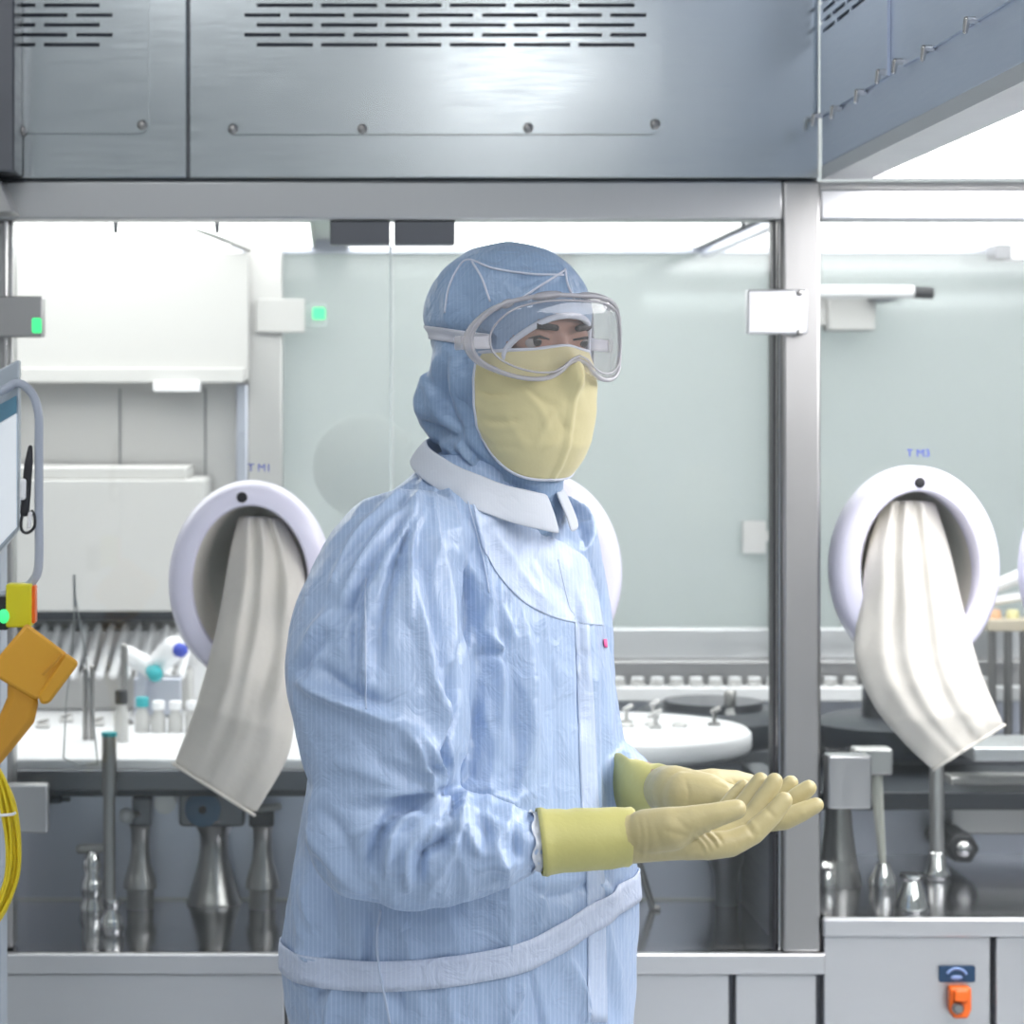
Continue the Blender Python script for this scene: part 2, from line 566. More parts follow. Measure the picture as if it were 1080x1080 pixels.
def access_panel(parent, x0, x1, z0, z1, rows, h, yf, th, mat, lround=True, rround=True, r=.014):
    """plate with real slots cut through it and its lower corners rounded"""
    mb = MB()
    zlow = min(z for z, s in rows) - h / 2
    poly = []
    def arc(cx, cz, a0, a1):
        for k in range(6):
            q = math.radians(a0 + (a1 - a0) * k / 5); poly.append((cx + r * math.cos(q), cz + r * math.sin(q)))
    if lround: arc(x0 + r, z0 + r, 180, 270)
    else: poly.append((x0, z0))
    if rround: arc(x1 - r, z0 + r, 270, 360)
    else: poly.append((x1, z0))
    poly += [(x1, zlow), (x0, zlow)]
    mb.prism(poly, yf, yf + th)
    rows = sorted(rows)
    for i, (z, sl) in enumerate(rows):
        zt = rows[i + 1][0] - h / 2 if i + 1 < len(rows) else z1
        mb.box(x0, x1, yf, yf + th, z + h / 2, zt)
        e = [x0]
        for a, b in sorted(sl): e += [a, b]
        e.append(x1)
        for k in range(0, len(e), 2):
            if e[k + 1] > e[k]: mb.box(e[k], e[k + 1], yf, yf + th, z - h / 2, z + h / 2)
    return mb.build('access_panel', mat, parent, 0)


def slot_rows(kind):
    rows = []
    for k in range(16):
        y = 48 - 10.4 * k
        if kind == 'main':
            if k % 2 == 0: sl = [(271 + 67.7 * i, 330 + 67.7 * i) for i in range(6)]
            else: sl = [(258, 296)] + [(305 + 67.7 * i, 363.5 + 67.7 * i) for i in range(5)] + [(643, 681)]
        else:
            if k % 2 == 0: sl = [(47 - 67.7 * i, 105.5 - 67.7 * i) for i in range(6)]
            else: sl = [(81, 119)] + [(13 - 67.7 * i, 71.5 - 67.7 * i) for i in range(5)] + [(-304, -266)]
        rows.append((PZ(y, FRONT), [(PX(a, FRONT), PX(b, FRONT)) for a, b in sl]))
    return rows


access_panel(t, PX(239, FRONT), PX(697, FRONT), PZ(142, FRONT), 2.62, slot_rows('main'), .0056, FRONT - .007, .005, STEEL)
access_panel(t, PX(-340, FRONT), PX(157, FRONT), PZ(141, FRONT), 2.62, slot_rows('left'), .0056, FRONT - .007, .005, STEEL)
MB().box(PX(250, FRONT), PX(688, FRONT), FRONT - .0018, FRONT - .0005, PZ(56, FRONT), 2.45).build('vent_dark_sheet', SLOT, t)  # dark sheet stands in for the shaded opening behind the slots
MB().box(PX(-310, FRONT), PX(126, FRONT), FRONT - .0018, FRONT - .0005, PZ(56, FRONT), 2.45).build('vent_dark_sheet', SLOT, t)
Mf = Matrix.Rotation(math.pi / 2, 4, 'X')
for px, py in ((246, 136), (382, 136), (557, 135), (691, 131), (150, 132), (23, 138)):
    MB().lathe([(.0075, 0), (.0075, .003), (.005, .0055), (.0015, .006)], P(px, py, FRONT - .007), 16, Mf).build('screw', CHROME_D, t)

# ================================================================= FRAME
t = thing('isolator_frame', 'square stainless tube frame round the glass doors under the grey housing', 'machine frame', (XP, FRONT, PZ(1003, FRONT)))
BZ0, BZ1 = PZ(232, FRONT), PZ(191, FRONT)
XPL = PX(825, FRONT)
MB().box(XL, XPL, FRONT - .006, FRONT + .055, BZ0, BZ1).build('top_beam', STEEL_H, t, bevel=.004)
MB().box(XPL, XP, FRONT - .006, FRONT + .06, PZ(1004, FRONT), BZ1).build('post', STEEL_V, t, bevel=.005)
MB().box(PX(-60, FRONT), PX(12, FRONT), FRONT + .02, FRONT + .07, PZ(1004, FRONT), BZ0).build('post', STEEL_V, t, bevel=.004)
MB().box(XL, PX(869, FRONT), FRONT - .014, FRONT + .004, PZ(1026, FRONT), PZ(1004, FRONT)).build('sill', STEEL_CAB, t, bevel=.003)
MB().box(XP, XR, FRONT + .0, FRONT + .055, BZ0, PZ(199, FRONT)).build('top_beam', STEEL_CAB, t, bevel=.004)
MB().box(XP + .002, XR, FRONT - .012, FRONT + .004, PZ(987, FRONT), PZ(967, FRONT)).build('sill', STEEL_CAB, t, bevel=.004)

# ================================================================= BASE CABINETS
t = thing('base_cabinet', 'plain steel base cabinet below the sill behind the person in blue', 'machine cabinet', (0, FRONT + .3, 0))
MB().box(XL, PX(866, FRONT) - .004, FRONT + .03, FRONT + 1.0, .08, PZ(1027, FRONT)).build('body', STEEL_DK, t)
for a, b in ((-250, 300), (303, 769), (776, 861)):
    MB().box(PX(a, FRONT), PX(b, FRONT), FRONT, FRONT + .03, .1, PZ(1028, FRONT)).build('door', STEEL_CAB, t, bevel=.002)
MB().box(XL, XP, FRONT + .05, FRONT + .95, 0, .08).build('plinth', DARK, t)
t = thing('base_cabinet', 'steel base cabinet carrying the orange switch and the blue sticker', 'machine cabinet', (1.4, FRONT + .3, 0))
BC2 = t
MB().box(XP, XR, FRONT + .03, FRONT + 1.0, .08, PZ(988, FRONT)).build('body', STEEL_DK, t)
for a, b in ((869, 1044.5), (1050.5, 1240), (1246, 1440)):
    MB().box(PX(a, FRONT), PX(b, FRONT), FRONT, FRONT + .03, .1, PZ(988, FRONT)).build('door', STEEL_CAB, t, bevel=.002)
MB().box(XP, XR, FRONT + .05, FRONT + .95, 0, .08).build('plinth', DARK, t)

# blue sticker and orange switch on the cabinet
o = MB().rbox(PX(990, FRONT), PX(1028, FRONT), FRONT - .0035, FRONT - .0005, PZ(1035.5, FRONT), PZ(1018, FRONT), .003).build('sticker', NAVY)
tag(o, 'small dark blue sticker with a pale arch above the orange switch', 'sticker')
arc = [P(1009 + 10.5 * math.cos(math.radians(a)), 1030 - 8.5 * math.sin(math.radians(a)), FRONT - .004) for a in range(15, 170, 12)]
MB().tube(arc, .0022, 8).build('emblem', PALEBLUE, o)
MB().ell(P(1009, 1031, FRONT - .0038), (.009, .001, .0035)).build('emblem', PALEBLUE, o)
t = thing('rotary_switch', 'orange lever switch on the pale cabinet door below the blue sticker', 'switch', P(1010, 1072, FRONT))
a0, a1 = PX(998, FRONT), PX(1021, FRONT)
MB().prism([(a0, PZ(1038, FRONT)), (a0, PZ(1062, FRONT)), (a0 + .006, PZ(1071, FRONT)), (a1 - .005, PZ(1071, FRONT)), (a1, PZ(1062, FRONT)), (a1, PZ(1038, FRONT))], FRONT - .022, FRONT - .0005).build('switch_body', ORANGE, t, bevel=.004)
MB().rbox(a0 + .005, a1 - .006, FRONT - .030, FRONT - .022, PZ(1052, FRONT), PZ(1040, FRONT), .004).build('lever', ORANGE, t, bevel=.002)
MB().lathe([(.009, 0), (.009, .004), (.006, .008)], P(1010, 1063, FRONT - .022), 20, Mf).build('lock_core', CHROME_D, t)

# ================================================================= RIGHT AIR-FLOW HOOD
t = thing('airflow_hood', 'projecting steel air hood with a lit white underside at the upper right', 'air hood', (1.5, 2.6, PZ(190, FRONT)))
hz = HZ0
MB().box(XP, XR, 1.2, FRONT - .01, hz + .02, HZ1).build('casing', STEEL_B, t, bevel=.002)
# rim of the underside and the lit diffuser inside it
rim = MB()
x1 = PX(915, FRONT)
rim.box(XP, x1, 1.2, FRONT - .01, hz, hz + .02); rim.box(XR - .07, XR, 1.2, FRONT - .01, hz, hz + .02)
rim.box(x1, XR - .07, 1.2, 1.27, hz, hz + .02); rim.box(x1, XR - .07, FRONT - .03, FRONT - .01, hz, hz + .02)
rim.build('underside_rim', STEEL_CAB, t)
MB().box(x1, XR - .07, 1.27, FRONT - .03, hz + .008, hz + .02).build('diffuser', EM_HOOD, t)
pz = 1.966


def side_panel(ya, yb, slots):
    mb = MB(); xf = XP - .005
    zs = [2.09 + .0148 * k for k in range(14)] if slots else []
    if not slots:
        mb.box(xf, XP - .0005, ya, yb, pz, 2.6)
    else:
        mb.box(xf, XP - .0005, ya, yb, pz, zs[0] - .003)
        for i, z in enumerate(zs):
            top = zs[i + 1] - .003 if i + 1 < len(zs) else 2.6
            mb.box(xf, XP - .0005, ya, yb, z + .003, top)
            e = [ya] + [q for k in range(4) for q in (ya + .035 + .098 * k + (.03 if i % 2 else 0), ya + .118 + .098 * k + (.03 if i % 2 else 0))] + [yb]
            e = [min(q, yb) for q in e]
            for k in range(0, len(e), 2):
                if e[k + 1] > e[k]: mb.box(xf, XP - .0005, e[k], e[k + 1], z - .003, z + .003)
    return mb.build('access_panel', STEEL_B, t, 0)


side_panel(3.142, 3.575, True); side_panel(2.45, 3.062, False); side_panel(1.6, 2.36, False)
MB().box(XP - .0004, XP + .0006, 3.16, 3.56, 2.08, 2.31).build('vent_dark_sheet', SLOT, t)  # dark sheet painted for the shade inside the hood slots
for px, py in ((869, 122), (889, 114), (915, 97), (938, 76), (956, 65), (987, 51), (1033, 21)):
    Y = XP * F / (px - CX)
    z = PZ(py, Y)
    MB().cap((XP - .004, Y, z), (XP - .014, Y, z), .0042, .0042, 12).cap((XP - .014, Y, z), (XP - .016, Y, z - .013), .0042, .003, 12).build('latch', CHROME, t)
# matching side piece at the far left
t = thing('overhead_bracket', 'narrow dark steel bracket under the housing at the left picture edge', 'bracket', P(4, 228, FRONT - .1))
MB().box(PX(-70, FRONT), PX(15, FRONT - .1), FRONT - .1, FRONT - .008, PZ(188, FRONT), 2.7).build('upright', STEEL_DK, t, bevel=.003)
MB().prism([(PX(-70, FRONT), PZ(190, FRONT)), (PX(-70, FRONT), PZ(232, FRONT)), (PX(18, FRONT - .05), PZ(229, FRONT)), (PX(3, FRONT - .05), PZ(195, FRONT))], FRONT - .09, FRONT - .008).build('gusset', STEEL_V, t, bevel=.002)

# ================================================================= GLASS DOORS
GY = FRONT + .012


def glass_door(x0, x1, z0, z1, label):
    t = thing('glass_door', label, 'glass door', ((x0 + x1) / 2, GY, z0))
    MB().box(x0, x1, GY, GY + .008, z0, z1).build('pane', GLASS, t)
    return t


SZ = PZ(1004, FRONT)
dA = glass_door(PX(12, FRONT), PX(412, FRONT), SZ, BZ0, 'clear glass door with a steel hinge at its left side, cloth sleeve port in it')
dB = glass_door(PX(415.5, FRONT), PX(816, FRONT), SZ, BZ0, 'clear glass door directly behind the person, hinged to the thick post')
dC = glass_door(PX(868, FRONT), PX(1290, FRONT), PZ(967, FRONT), BZ0, 'clear glass door on the other side of the thick post with white rings')
for d, a, b in ((dA, 348, 411.5), (dB, 416, 480)):
    MB().rbox(PX(a, FRONT), PX(b, FRONT), GY - .012, GY + .02, PZ(258, FRONT), PZ(233, FRONT), .002).build('top_clamp', STEEL_DK, d, bevel=.002)
EDGE = plain('glass_edge', (.72, .80, .78), .2)
MB().box(PX(411, FRONT), PX(413, FRONT), GY - .001, GY + .009, SZ, PZ(258, FRONT)).build('glass_edge_strip', EDGE, dA)
MB().box(PX(816, FRONT), PX(819.5, FRONT), GY - .008, GY + .03, SZ, BZ0).build('edge_seal', BLACK, dB, bevel=.001)
MB().tube([P(822, 1003, GY), P(822, 233, GY)], .0035, 12).build('hinge_rod', CHROME, dB)
MB().tube([P(6, 700, GY - .004), P(6, 233, GY - .004)], .0032, 12).build('hinge_rod', CHROME, dA)
hb = MB().rbox(PX(785, FRONT), PX(849, FRONT), FRONT - .024, FRONT - .006, PZ(353, FRONT), PZ(306, FRONT), .004)
h = hb.build('hinge', STEEL_CAB, dB, bevel=.003)
for py in (309, 351):
    MB().lathe([(.0045, 0), (.0045, .002), (.003, .003)], P(843, py, FRONT - .024), 14, Mf).build('screw', CHROME_D, h)
h = MB().rbox(PX(-30, FRONT), PX(47, FRONT), FRONT - .024, FRONT + .012, PZ(356, FRONT), PZ(313, FRONT), .004).build('hinge', STEEL_V, dA, bevel=.003)
MB().rbox(PX(36, FRONT), PX(46, FRONT), FRONT - .0275, FRONT - .0235, PZ(352, FRONT), PZ(336, FRONT), .003).build('led_reflection', GREEN_L, h)  # glowing plate stands in for the reflection of a green LED
MB().rbox(PX(-20, FRONT), PX(53, FRONT), FRONT - .034, FRONT - .006, PZ(875, FRONT), PZ(824, FRONT), .004).build('hinge', STEEL_H, dA, bevel=.003)
MB().rbox(PX(869, FRONT), PX(915, FRONT), FRONT - .03, FRONT + .008, PZ(850, FRONT), PZ(794, FRONT), .004).build('hinge', STEEL_H, dC, bevel=.003)

# ================================================================= GLOVE PORTS
def ering(cx, cz, rx, rz, y, n=64):
    return [Vector((cx + rx * math.cos(2 * math.pi * k / n), y, cz + rz * math.sin(2 * math.pi * k / n))) for k in range(n)]


def glove_port(px, py, label, mark, pairs, yoff, pleats, phase, rx=.122, rz=.151, screw=-.012):
    c = P(px, py, FRONT)
    t = thing('glove_port', label, 'glove port', (c.x, FRONT, c.z - rz), 'glove ports on the glass doors')
    w = .037
    y1, yb = FRONT - .048, GY
    prof = [(0, yb), (0, y1 + .022), (-.006, y1 + .008), (-.013, y1), (-.034, y1), (-w, y1 + .004), (-w - .001, yb)]
    MB().rings([ering(c.x, c.z, rx + d, rz + d, y) for d, y in prof] + [ering(c.x, c.z, rx, rz, yb)], cap=False).build('ring', RINGM, t, 50)
    MB().lathe([(.008, 0), (.008, .002), (.005, .003)], (c.x + screw, y1 + .001, c.z + rz - .024), 18, Mf).build('screw', BLACK if mark else CHROME_D, t)
    rin = (rx - w, rz - w)
    lin = MB()
    rg = []
    for k in range(9):
        u = k / 8
        wob = .004 * math.sin(3 * u + phase)
        rg.append(ering(c.x + .01 * u + wob, c.z + .03 * u, rin[0] * (1 - .45 * u ** 1.5), rin[1] * (1 - .45 * u ** 1.5), y1 + .012 + .12 * u))
    lin.rings(rg, cap=False); lin.add(rg[-1], [tuple(range(64))])
    lin.build('port_liner', LINER, t)
    if mark: text('port_marking', mark, .0165, (c.x + .012, GY - .001, c.z + rz + .018), BLUE, t)
    if pairs:
        n = 48; m = 26
        L = np.array(spline([p[0] for p in pairs], 8)); R = np.array(spline([p[1] for p in pairs], 8))
        rgs = []
        N = len(L)
        for i in range(N):
            u = i / (N - 1)
            Y = np.interp(u, [0, .25, .5, .75, 1], yoff)
            th = np.interp(u, [0, .2, .6, 1], [.022, .042, .045, .017])
            ring = []
            for k in range(n):
                q = 2 * math.pi * k / n
                s = math.cos(q)
                px_ = (L[i] + R[i]) / 2 + (R[i] - L[i]) / 2 * s
                d = -math.sin(q)
                pl = 0
                if d < 0:
                    amp = .014 * (1 - .8 * u) + .002
                    for (fr, a_, sh, dr) in pleats:
                        pl += .62 * a_ * amp * math.exp(-((s - sh - dr * u) / fr) ** 2)
                ring.append(P(px_[0], px_[1], Y + d * th * (1 if d < 0 else .5) - pl + (.007 * math.sin(px_[0] / 19 + 1.5 * math.sin(px_[1] / 41 + phase) + phase) * math.sin(px_[1] / 33 + phase * 2 + s) + .003 * math.sin(px_[0] / 8 + px_[1] / 13 + 2 * phase)) * min(1, 3 * u)))
            rgs.append(ring)
        mb = MB().rings(rgs, cap=True)
        o = mb.build('glove_sleeve', SLEEVE, t, 180)
        s = o.modifiers.new('s', 'SUBSURF'); s.levels = 1; s.render_levels = 2
        hem = [rgs[-1][k] + Vector((0, -.0015, .002)) for k in range(n)]
        MB().tube([hem[k] for k in range(n)], .0026, 8, closed=True).build('sleeve_hem', SLEEVE, o)
    return t


pl1 = [(.16, 1.3, -.55, .1), (.14, 1.5, -.05, -.15), (.12, 1.0, .45, .2), (.08, -.9, -.3, .0), (.09, -.8, .22, .1)]
glove_port(265, 613, 'lavender glove port ring with a grey cloth sleeve hanging left of the person', 'T M1',
           [((252, 543), (300, 546)), ((243, 580), (318, 588)), ((236, 620), (324, 630)), ((228, 662), (321, 690)), ((213, 722), (312, 752)), ((199, 765), (303, 800)), ((183, 807), (268, 861))],
           [3.61, 3.575, 3.545, 3.525, 3.53], pl1, 0)
glove_port(568, 604, 'lavender glove port ring half hidden behind the person in blue', '',
           [((555, 545), (600, 545)), ((545, 600), (615, 605)), ((540, 680), (610, 690)), ((530, 780), (590, 800))],
           [3.61, 3.575, 3.545, 3.525, 3.53], pl1, 1)
pl3 = [(.15, 1.2, -.6, .15), (.17, 1.7, -.12, -.05), (.15, 1.3, .5, -.1), (.09, -1.2, -.36, .1), (.08, -1.0, .2, .1)]
glove_port(962, 599, 'white glove port ring with a cream cloth sleeve right of the thick post', 'T M3',
           [((932, 527), (986, 528)), ((916, 575), (1002, 580)), ((908, 625), (1016, 640)), ((901, 690), (1032, 700)), ((920, 742), (1046, 736)), ((952, 782), (1056, 758)), ((984, 813), (1059, 766))],
           [3.61, 3.575, 3.545, 3.525, 3.53], pl3, 2, .124, .153, 0)
glove_port(1163, 600, 'white glove port ring cut off by the right picture edge', 'T M4',
           [((1135, 527), (1186, 528)), ((1116, 575), (1202, 580)), ((1108, 640), (1216, 640)), ((1110, 740), (1226, 730)), ((1140, 810), (1240, 790))],
           [3.61, 3.575, 3.545, 3.525, 3.53], pl3, 3, .124, .153, 0)

# ================================================================= INSIDE THE ISOLATOR
CE = 1.848
YB = 4.66
t = thing('inner_ceiling', 'steel roof plate inside the glass enclosure carrying the bright lamps', 'machine ceiling', (0, 4.1, CE + .02))
MB().box(XL, XR, FRONT + .06, YB + .1, CE + .012, CE + .03).build('roof_plate', STEEL_GR, t)
MB().tube([P(168, 231, 3.97) + Vector((0, 0, .01)), P(262, 263, 4.58)], .007, 8).build('gasket', STEEL_GR, t)
MB().box(PX(815, 3.97) - .016, PX(815, 3.97) + .006, FRONT + .07, YB, CE - .018, CE + .012).build('divider_bar', STEEL_IN, t)
MB().box(XL, XR, YB - .03, YB, CE - .012, CE + .012).build('rear_bar', STEEL_IN, t)


def light_panel(x0, x1, label):
    t = thing('light_panel', label, 'light panel', ((x0 + x1) / 2, 4.1, CE), 'lights inside the enclosure')
    MB().box(x0, x1, FRONT + .075, YB - .035, CE, CE + .012).build('diffuser', EM_IN, t)
    for xx in (x0 - .006, x1):
        MB().box(xx, xx + .006, FRONT + .07, YB - .032, CE - .003, CE + .012).build('side_rail', STEEL_GR, t)


light_panel(-1.2, PX(346, YB) - .03, 'bright white lamp strip above the white wall covers at the left')
light_panel(PX(346, YB) + .04, PX(815, 3.97) - .03, 'bright white lamp strip behind the hooded head')
light_panel(PX(815, 3.97) + .02, 1.75, 'bright white lamp strip above the white glove port rings')
for px, py in ((122, 244), (229, 244), (784, 238)):
    tp = thing('hanging_pin', 'tiny dark pin hanging in front of the bright lamp strip', 'pin', P(px, py, 3.75), 'hanging pins under the lamps')
    a = P(px, py, 3.75)
    MB().cap(a, (a.x, a.y, CE - .002), .0034, .0055, 12).build('pin_shaft', STEEL_DK, tp)
    MB().lathe([(.010, 0), (.010, .006)], (a.x, a.y, CE - .008), 16).build('pin_collar', STEEL_DK, tp)

# rear wall pieces -----------------------------------------------------------
t = thing('inner_post', 'grey steel post at the back between white covers and pale glass', 'post', P(280, 760, YB))
MB().box(PX(262, YB), PX(298, YB), YB - .05, YB + .03, PZ(760, YB), CE + .012).build('post_body', STEEL_GR, t, bevel=.003)
MB().rbox(PX(271, YB), PX(322, YB), YB - .075, YB - .045, PZ(352, YB), PZ(317, YB), .003).build('hinge', WHITE_P, t, bevel=.002)
MB().rbox(PX(330, YB), PX(343, YB), YB - .062, YB - .052, PZ(338, YB), PZ(326, YB), .003).build('led_reflection', GREEN_L, t)  # second painted green glow, an LED mirrored beside the hinge
MB().box(PX(296, YB), PX(345, YB), YB - .056, YB - .048, PZ(346, YB), PZ(322, YB)).build('hinge_leaf', GLASS_BACK, t)
t = thing('rear_housing', 'grey recessed steel housing between two white covers', 'machine housing', P(150, 745, YB))
MB().box(-1.3, PX(262, YB), YB - .005, YB + .12, PZ(760, YB), CE + .012).build('back_plate', STEEL_GR, t)
for px in (126, 216):
    MB().box(PX(px, YB), PX(px + 1.6, YB), YB - .008, YB - .004, PZ(640, YB), PZ(410, YB)).build('seam', STEEL_DK, t)
MB().box(PX(250, YB), PX(262, YB), YB - .05, YB, PZ(640, YB), PZ(405, YB)).build('side_rib', STEEL_IN, t, bevel=.003)
t = thing('white_cover', 'large upper white wall cover under the lamp strip', 'cover', P(130, 400, YB - .1))
MB().rbox(-1.2, PX(263, YB - .06), YB - .10, YB - .006, PZ(402, YB - .1), PZ(266, YB - .1), .006).build('cover_plate', WHITE_P, t, bevel=.003)
MB().box(-1.2, PX(258, YB - .1), YB - .125, YB - .10, PZ(404, YB - .1), PZ(388, YB - .1)).build('lower_lip', WHITE_P, t, bevel=.003)
MB().rbox(PX(162, YB - .13), PX(211, YB - .13), YB - .14, YB - .1, PZ(413, YB - .13), PZ(402, YB - .13), .003).build('handle', WHITE, t, bevel=.002)
t = thing('white_cover', 'lower white wall cover behind the hanging pen and thin wires', 'cover', P(130, 645, YB - .3))
yq = YB - .33
MB().rbox(PX(-200, yq), PX(214, yq), yq, yq + .3, PZ(645, yq), PZ(506, yq), .006).build('cover_plate', WHITE_P, t, bevel=.003)
MB().box(PX(-200, yq), PX(196, yq + .02), yq + .02, yq + .3, PZ(506, yq), PZ(493, yq)).build('top_step', WHITE_P, t, bevel=.003)
MB().box(PX(-200, yq), PX(190, yq), yq + .05, yq + .3, PZ(657, yq), PZ(645, yq)).build('lower_gap_shade', DARK, t)  # near-black box stands in for the shade in the gap

# pale rear glass doors and far features
for x0, x1, lab in ((PX(299, YB), PX(812, YB), 'hazy pale rear glass behind the hooded person'), (PX(820, YB), 2.2, 'hazy pale rear glass behind the white port rings')):
    t = thing('rear_glass', lab, 'glass panel', ((x0 + x1) / 2, YB, 1.1))
    MB().box(x0, x1, YB, YB + .008, PZ(700, YB), CE - .012).build('pane', GLASS_BACK, t)
    MB().box(x0, x1, YB - .02, YB + .03, PZ(694, YB), PZ(662, YB)).build('lower_rail', STEEL_CAB, t, bevel=.003)
    MB().box(x0, x1, YB - .06, YB + .03, PZ(722, YB), PZ(694, YB)).build('bottom_rail', STEEL_MID, t, bevel=.003)
t = thing('rear_post', 'steel post edge at the back in line with the thick front post', 'post', P(816, 760, YB))
MB().box(PX(812, YB), PX(822, YB), YB - .05, YB + .03, PZ(760, YB), CE + .012).build('post_body', STEEL_GR, t, bevel=.003)
MB().box(PX(866, YB), PX(914, YB), YB - .08, YB - .01, PZ(350, YB), PZ(306, YB)).build('hinge', WHITE_P, t, bevel=.003)
MB().box(PX(822, YB), PX(868, YB), YB - .05, YB - .02, PZ(345, YB), PZ(312, YB)).build('hinge_arm', STEEL_GR, t, bevel=.003)
MB().rbox(PX(782, YB), PX(806, YB), YB - .02, YB - .004, PZ(583, YB), PZ(549, YB), .003).build('latch_plate', STEEL_GR, t)
MB().box(PX(806, YB), PX(813, YB), YB - .018, YB - .006, PZ(570, YB), PZ(560, YB)).build('latch_arm', STEEL_GR, t)
t = thing('air_cylinder', 'white rod with a black tip sticking out beside the thick post', 'actuator', P(920, 315, YB - .12))
a = P(862, 308, YB - .12); b = P(963, 308, YB - .12); c = P(984, 309, YB - .12)
MB().tube([a, b], .0125, 16).build('rod', WHITE, t)
MB().tube([b, c], .0115, 16).build('black_tip', BLACK, t)
MB().rbox(PX(918, YB - .1), PX(945, YB - .1), YB - .115, YB - .006, PZ(317, YB - .12), PZ(309, YB - .12), .003).build('mount', STEEL_DK, t)
t = thing('sensor_block', 'small white block under the lamps at the right picture edge', 'sensor', P(1075, 275, YB - .1))
MB().rbox(PX(1063, YB - .1), PX(1120, YB - .1), YB - .13, YB - .05, PZ(275, YB - .1), PZ(257, YB - .1), .004).build('sensor_body', WHITE, t, bevel=.002)
MB().box(PX(1046, YB - .1), PX(1064, YB - .1), YB - .12, YB - .06, PZ(274, YB - .1), PZ(258, YB - .1)).build('sensor_cap', STEEL_DK, t, bevel=.002)
MB().box(PX(1080, YB - .1), PX(1100, YB - .1), YB - .1, YB - .07, PZ(257, YB - .1), CE + .0).build('stem', STEEL_IN, t)
c = P(385, 492, 5.4)
t = thing('round_panel', 'pale round panel seen dimly through the rear glass left of the hood', 'panel', (c.x, c.y, 0))
MB().box(c.x - .02, c.x + .02, c.y - .01, c.y + .03, 0, c.z - .05).build('stand_pole', WALLM, t)
MB().lathe([(.117, 0), (.117, .008), (.109, .014)], (c.x, c.y, c.z), 48, Mf).build('cover_disc', plain('pale_acrylic', (.86, .89, .89), .4), t)
# column far behind the rear glass
o = MB().box(PX(578, 6.0), PX(604, 6.0), 5.95, 6.05, 0, 2.98).build('column', plain('pale_column', (.80, .79, .78), .5), None, 0)
struct(o)

# decks ----------------------------------------------------------------------
DZ = PZ(800, 3.78)
t = thing('work_deck', 'white work deck with a dark steel front rail left of the person', 'machine deck', (-.4, 4.2, DZ - .04))
xd = PX(500, 3.9)
MB().box(XL, xd, 3.78, YB - .06, DZ - .02, DZ).build('deck_top', WHITE, t, bevel=.004)
MB().box(XL, xd, 3.765, 3.80, PZ(833, 3.77), DZ - .016).build('front_rail', STEEL_DK, t, bevel=.002)
MB().box(XL, xd, 3.80, YB - .08, PZ(840, 3.8), DZ - .02).build('under_frame', DARK, t)
t = thing('rear_deck', 'dark machine bed behind the round white turntable', 'machine deck', (1.2, 4.4, .9))
MB().box(xd + .004, XR, 4.30, YB - .06, .885, .925).build('bed_plate', STEEL_DK, t, bevel=.003)
MB().box(xd + .004, XR, 3.98, 4.30, .87, .90).build('front_ledge', DARK, t, bevel=.003)

# rear shadow gap and rods of the feeder comb at the left
t = thing('feeder_comb', 'row of slanted white feeder rods on the deck under the lower white cover', 'feeder', P(110, 740, 4.45))
MB().box(PX(-120, 4.5), PX(204, 4.5), 4.40, 4.50, DZ + .001, PZ(702, 4.5)).build('comb_base', WHITE_P, t, bevel=.004)
for i in range(13):
    x = 20 + 14.2 * i
    MB().cap(P(x, 712, 4.36), P(x + 13, 661, 4.44), .0085, .0062, 12).build('rod', WHITE, t)
MB().box(PX(-120, 4.52), PX(240, 4.52), 4.5, 4.56, DZ + .001, PZ(664, 4.52)).build('comb_back', WHITE, t, bevel=.003)
# white pneumatic fitting with teal and blue caps
t = thing('air_fitting', 'white pipe fitting with teal and blue caps left of the grey sleeve', 'pipe fitting', P(170, 735, 4.25))
a, b, c = P(135, 690, 4.25), P(160, 706, 4.25), P(183, 684, 4.22)
MB().cap(a, b, .016, .019).cap(b, c, .019, .022).build('pipe', WHITE, t)
MB().cap(b, P(164, 711, 4.21), .0135, .014).build('teal_cap', TEAL, t)
MB().cap(c, P(191, 686, 4.2), .014, .0125).build('blue_cap', BLUE, t)
MB().box(PX(146, 4.25), PX(154, 4.25), 4.24, 4.26, DZ + .001, PZ(702, 4.25)).build('bracket', STEEL_IN, t)
MB().box(PX(148, 4.45), PX(196, 4.45), 4.30, 4.34, DZ + .001, PZ(706, 4.45)).build('guard_plate', STEEL_IN, t, bevel=.003)


def vial(px, py, Y, zb, r=.011, cap=WHITE, label='', group='', capname='cap'):
    h = PZ(py, Y) - zb
    t = thing('vial', label, 'vial', (PX(px, Y), Y, zb), group)
    x = PX(px, Y)
    MB().lathe([(r * .94, 0), (r, .002), (r, h * .5), (r * .62, h * .66), (r * .62, h * .74)], (x, Y, zb), 16).build('glass_body', WHITE_P, t)
    MB().lathe([(r * .86, h * .72), (r * .9, h * .74), (r * .9, h * .97), (r * .7, h)], (x, Y, zb), 16).build(capname, cap, t)
    return t


rowg = 'white vials along the back of the deck'
for i, px in enumerate((150, 167, 185, 203, 221)):
    vial(px, 739 if i else 735, 4.1, DZ, .0125, TEAL if i == 0 else WHITE,
         'white vial with a teal cap on the white deck' if i == 0 else 'white vial standing in the row beside the teal capped one', rowg)
for px, py, lab in ((128, 727, 'small clear vial with a black stopper on the white deck'),):
    vial(px, py, 3.98, DZ, .012, BLACK, lab, rowg)
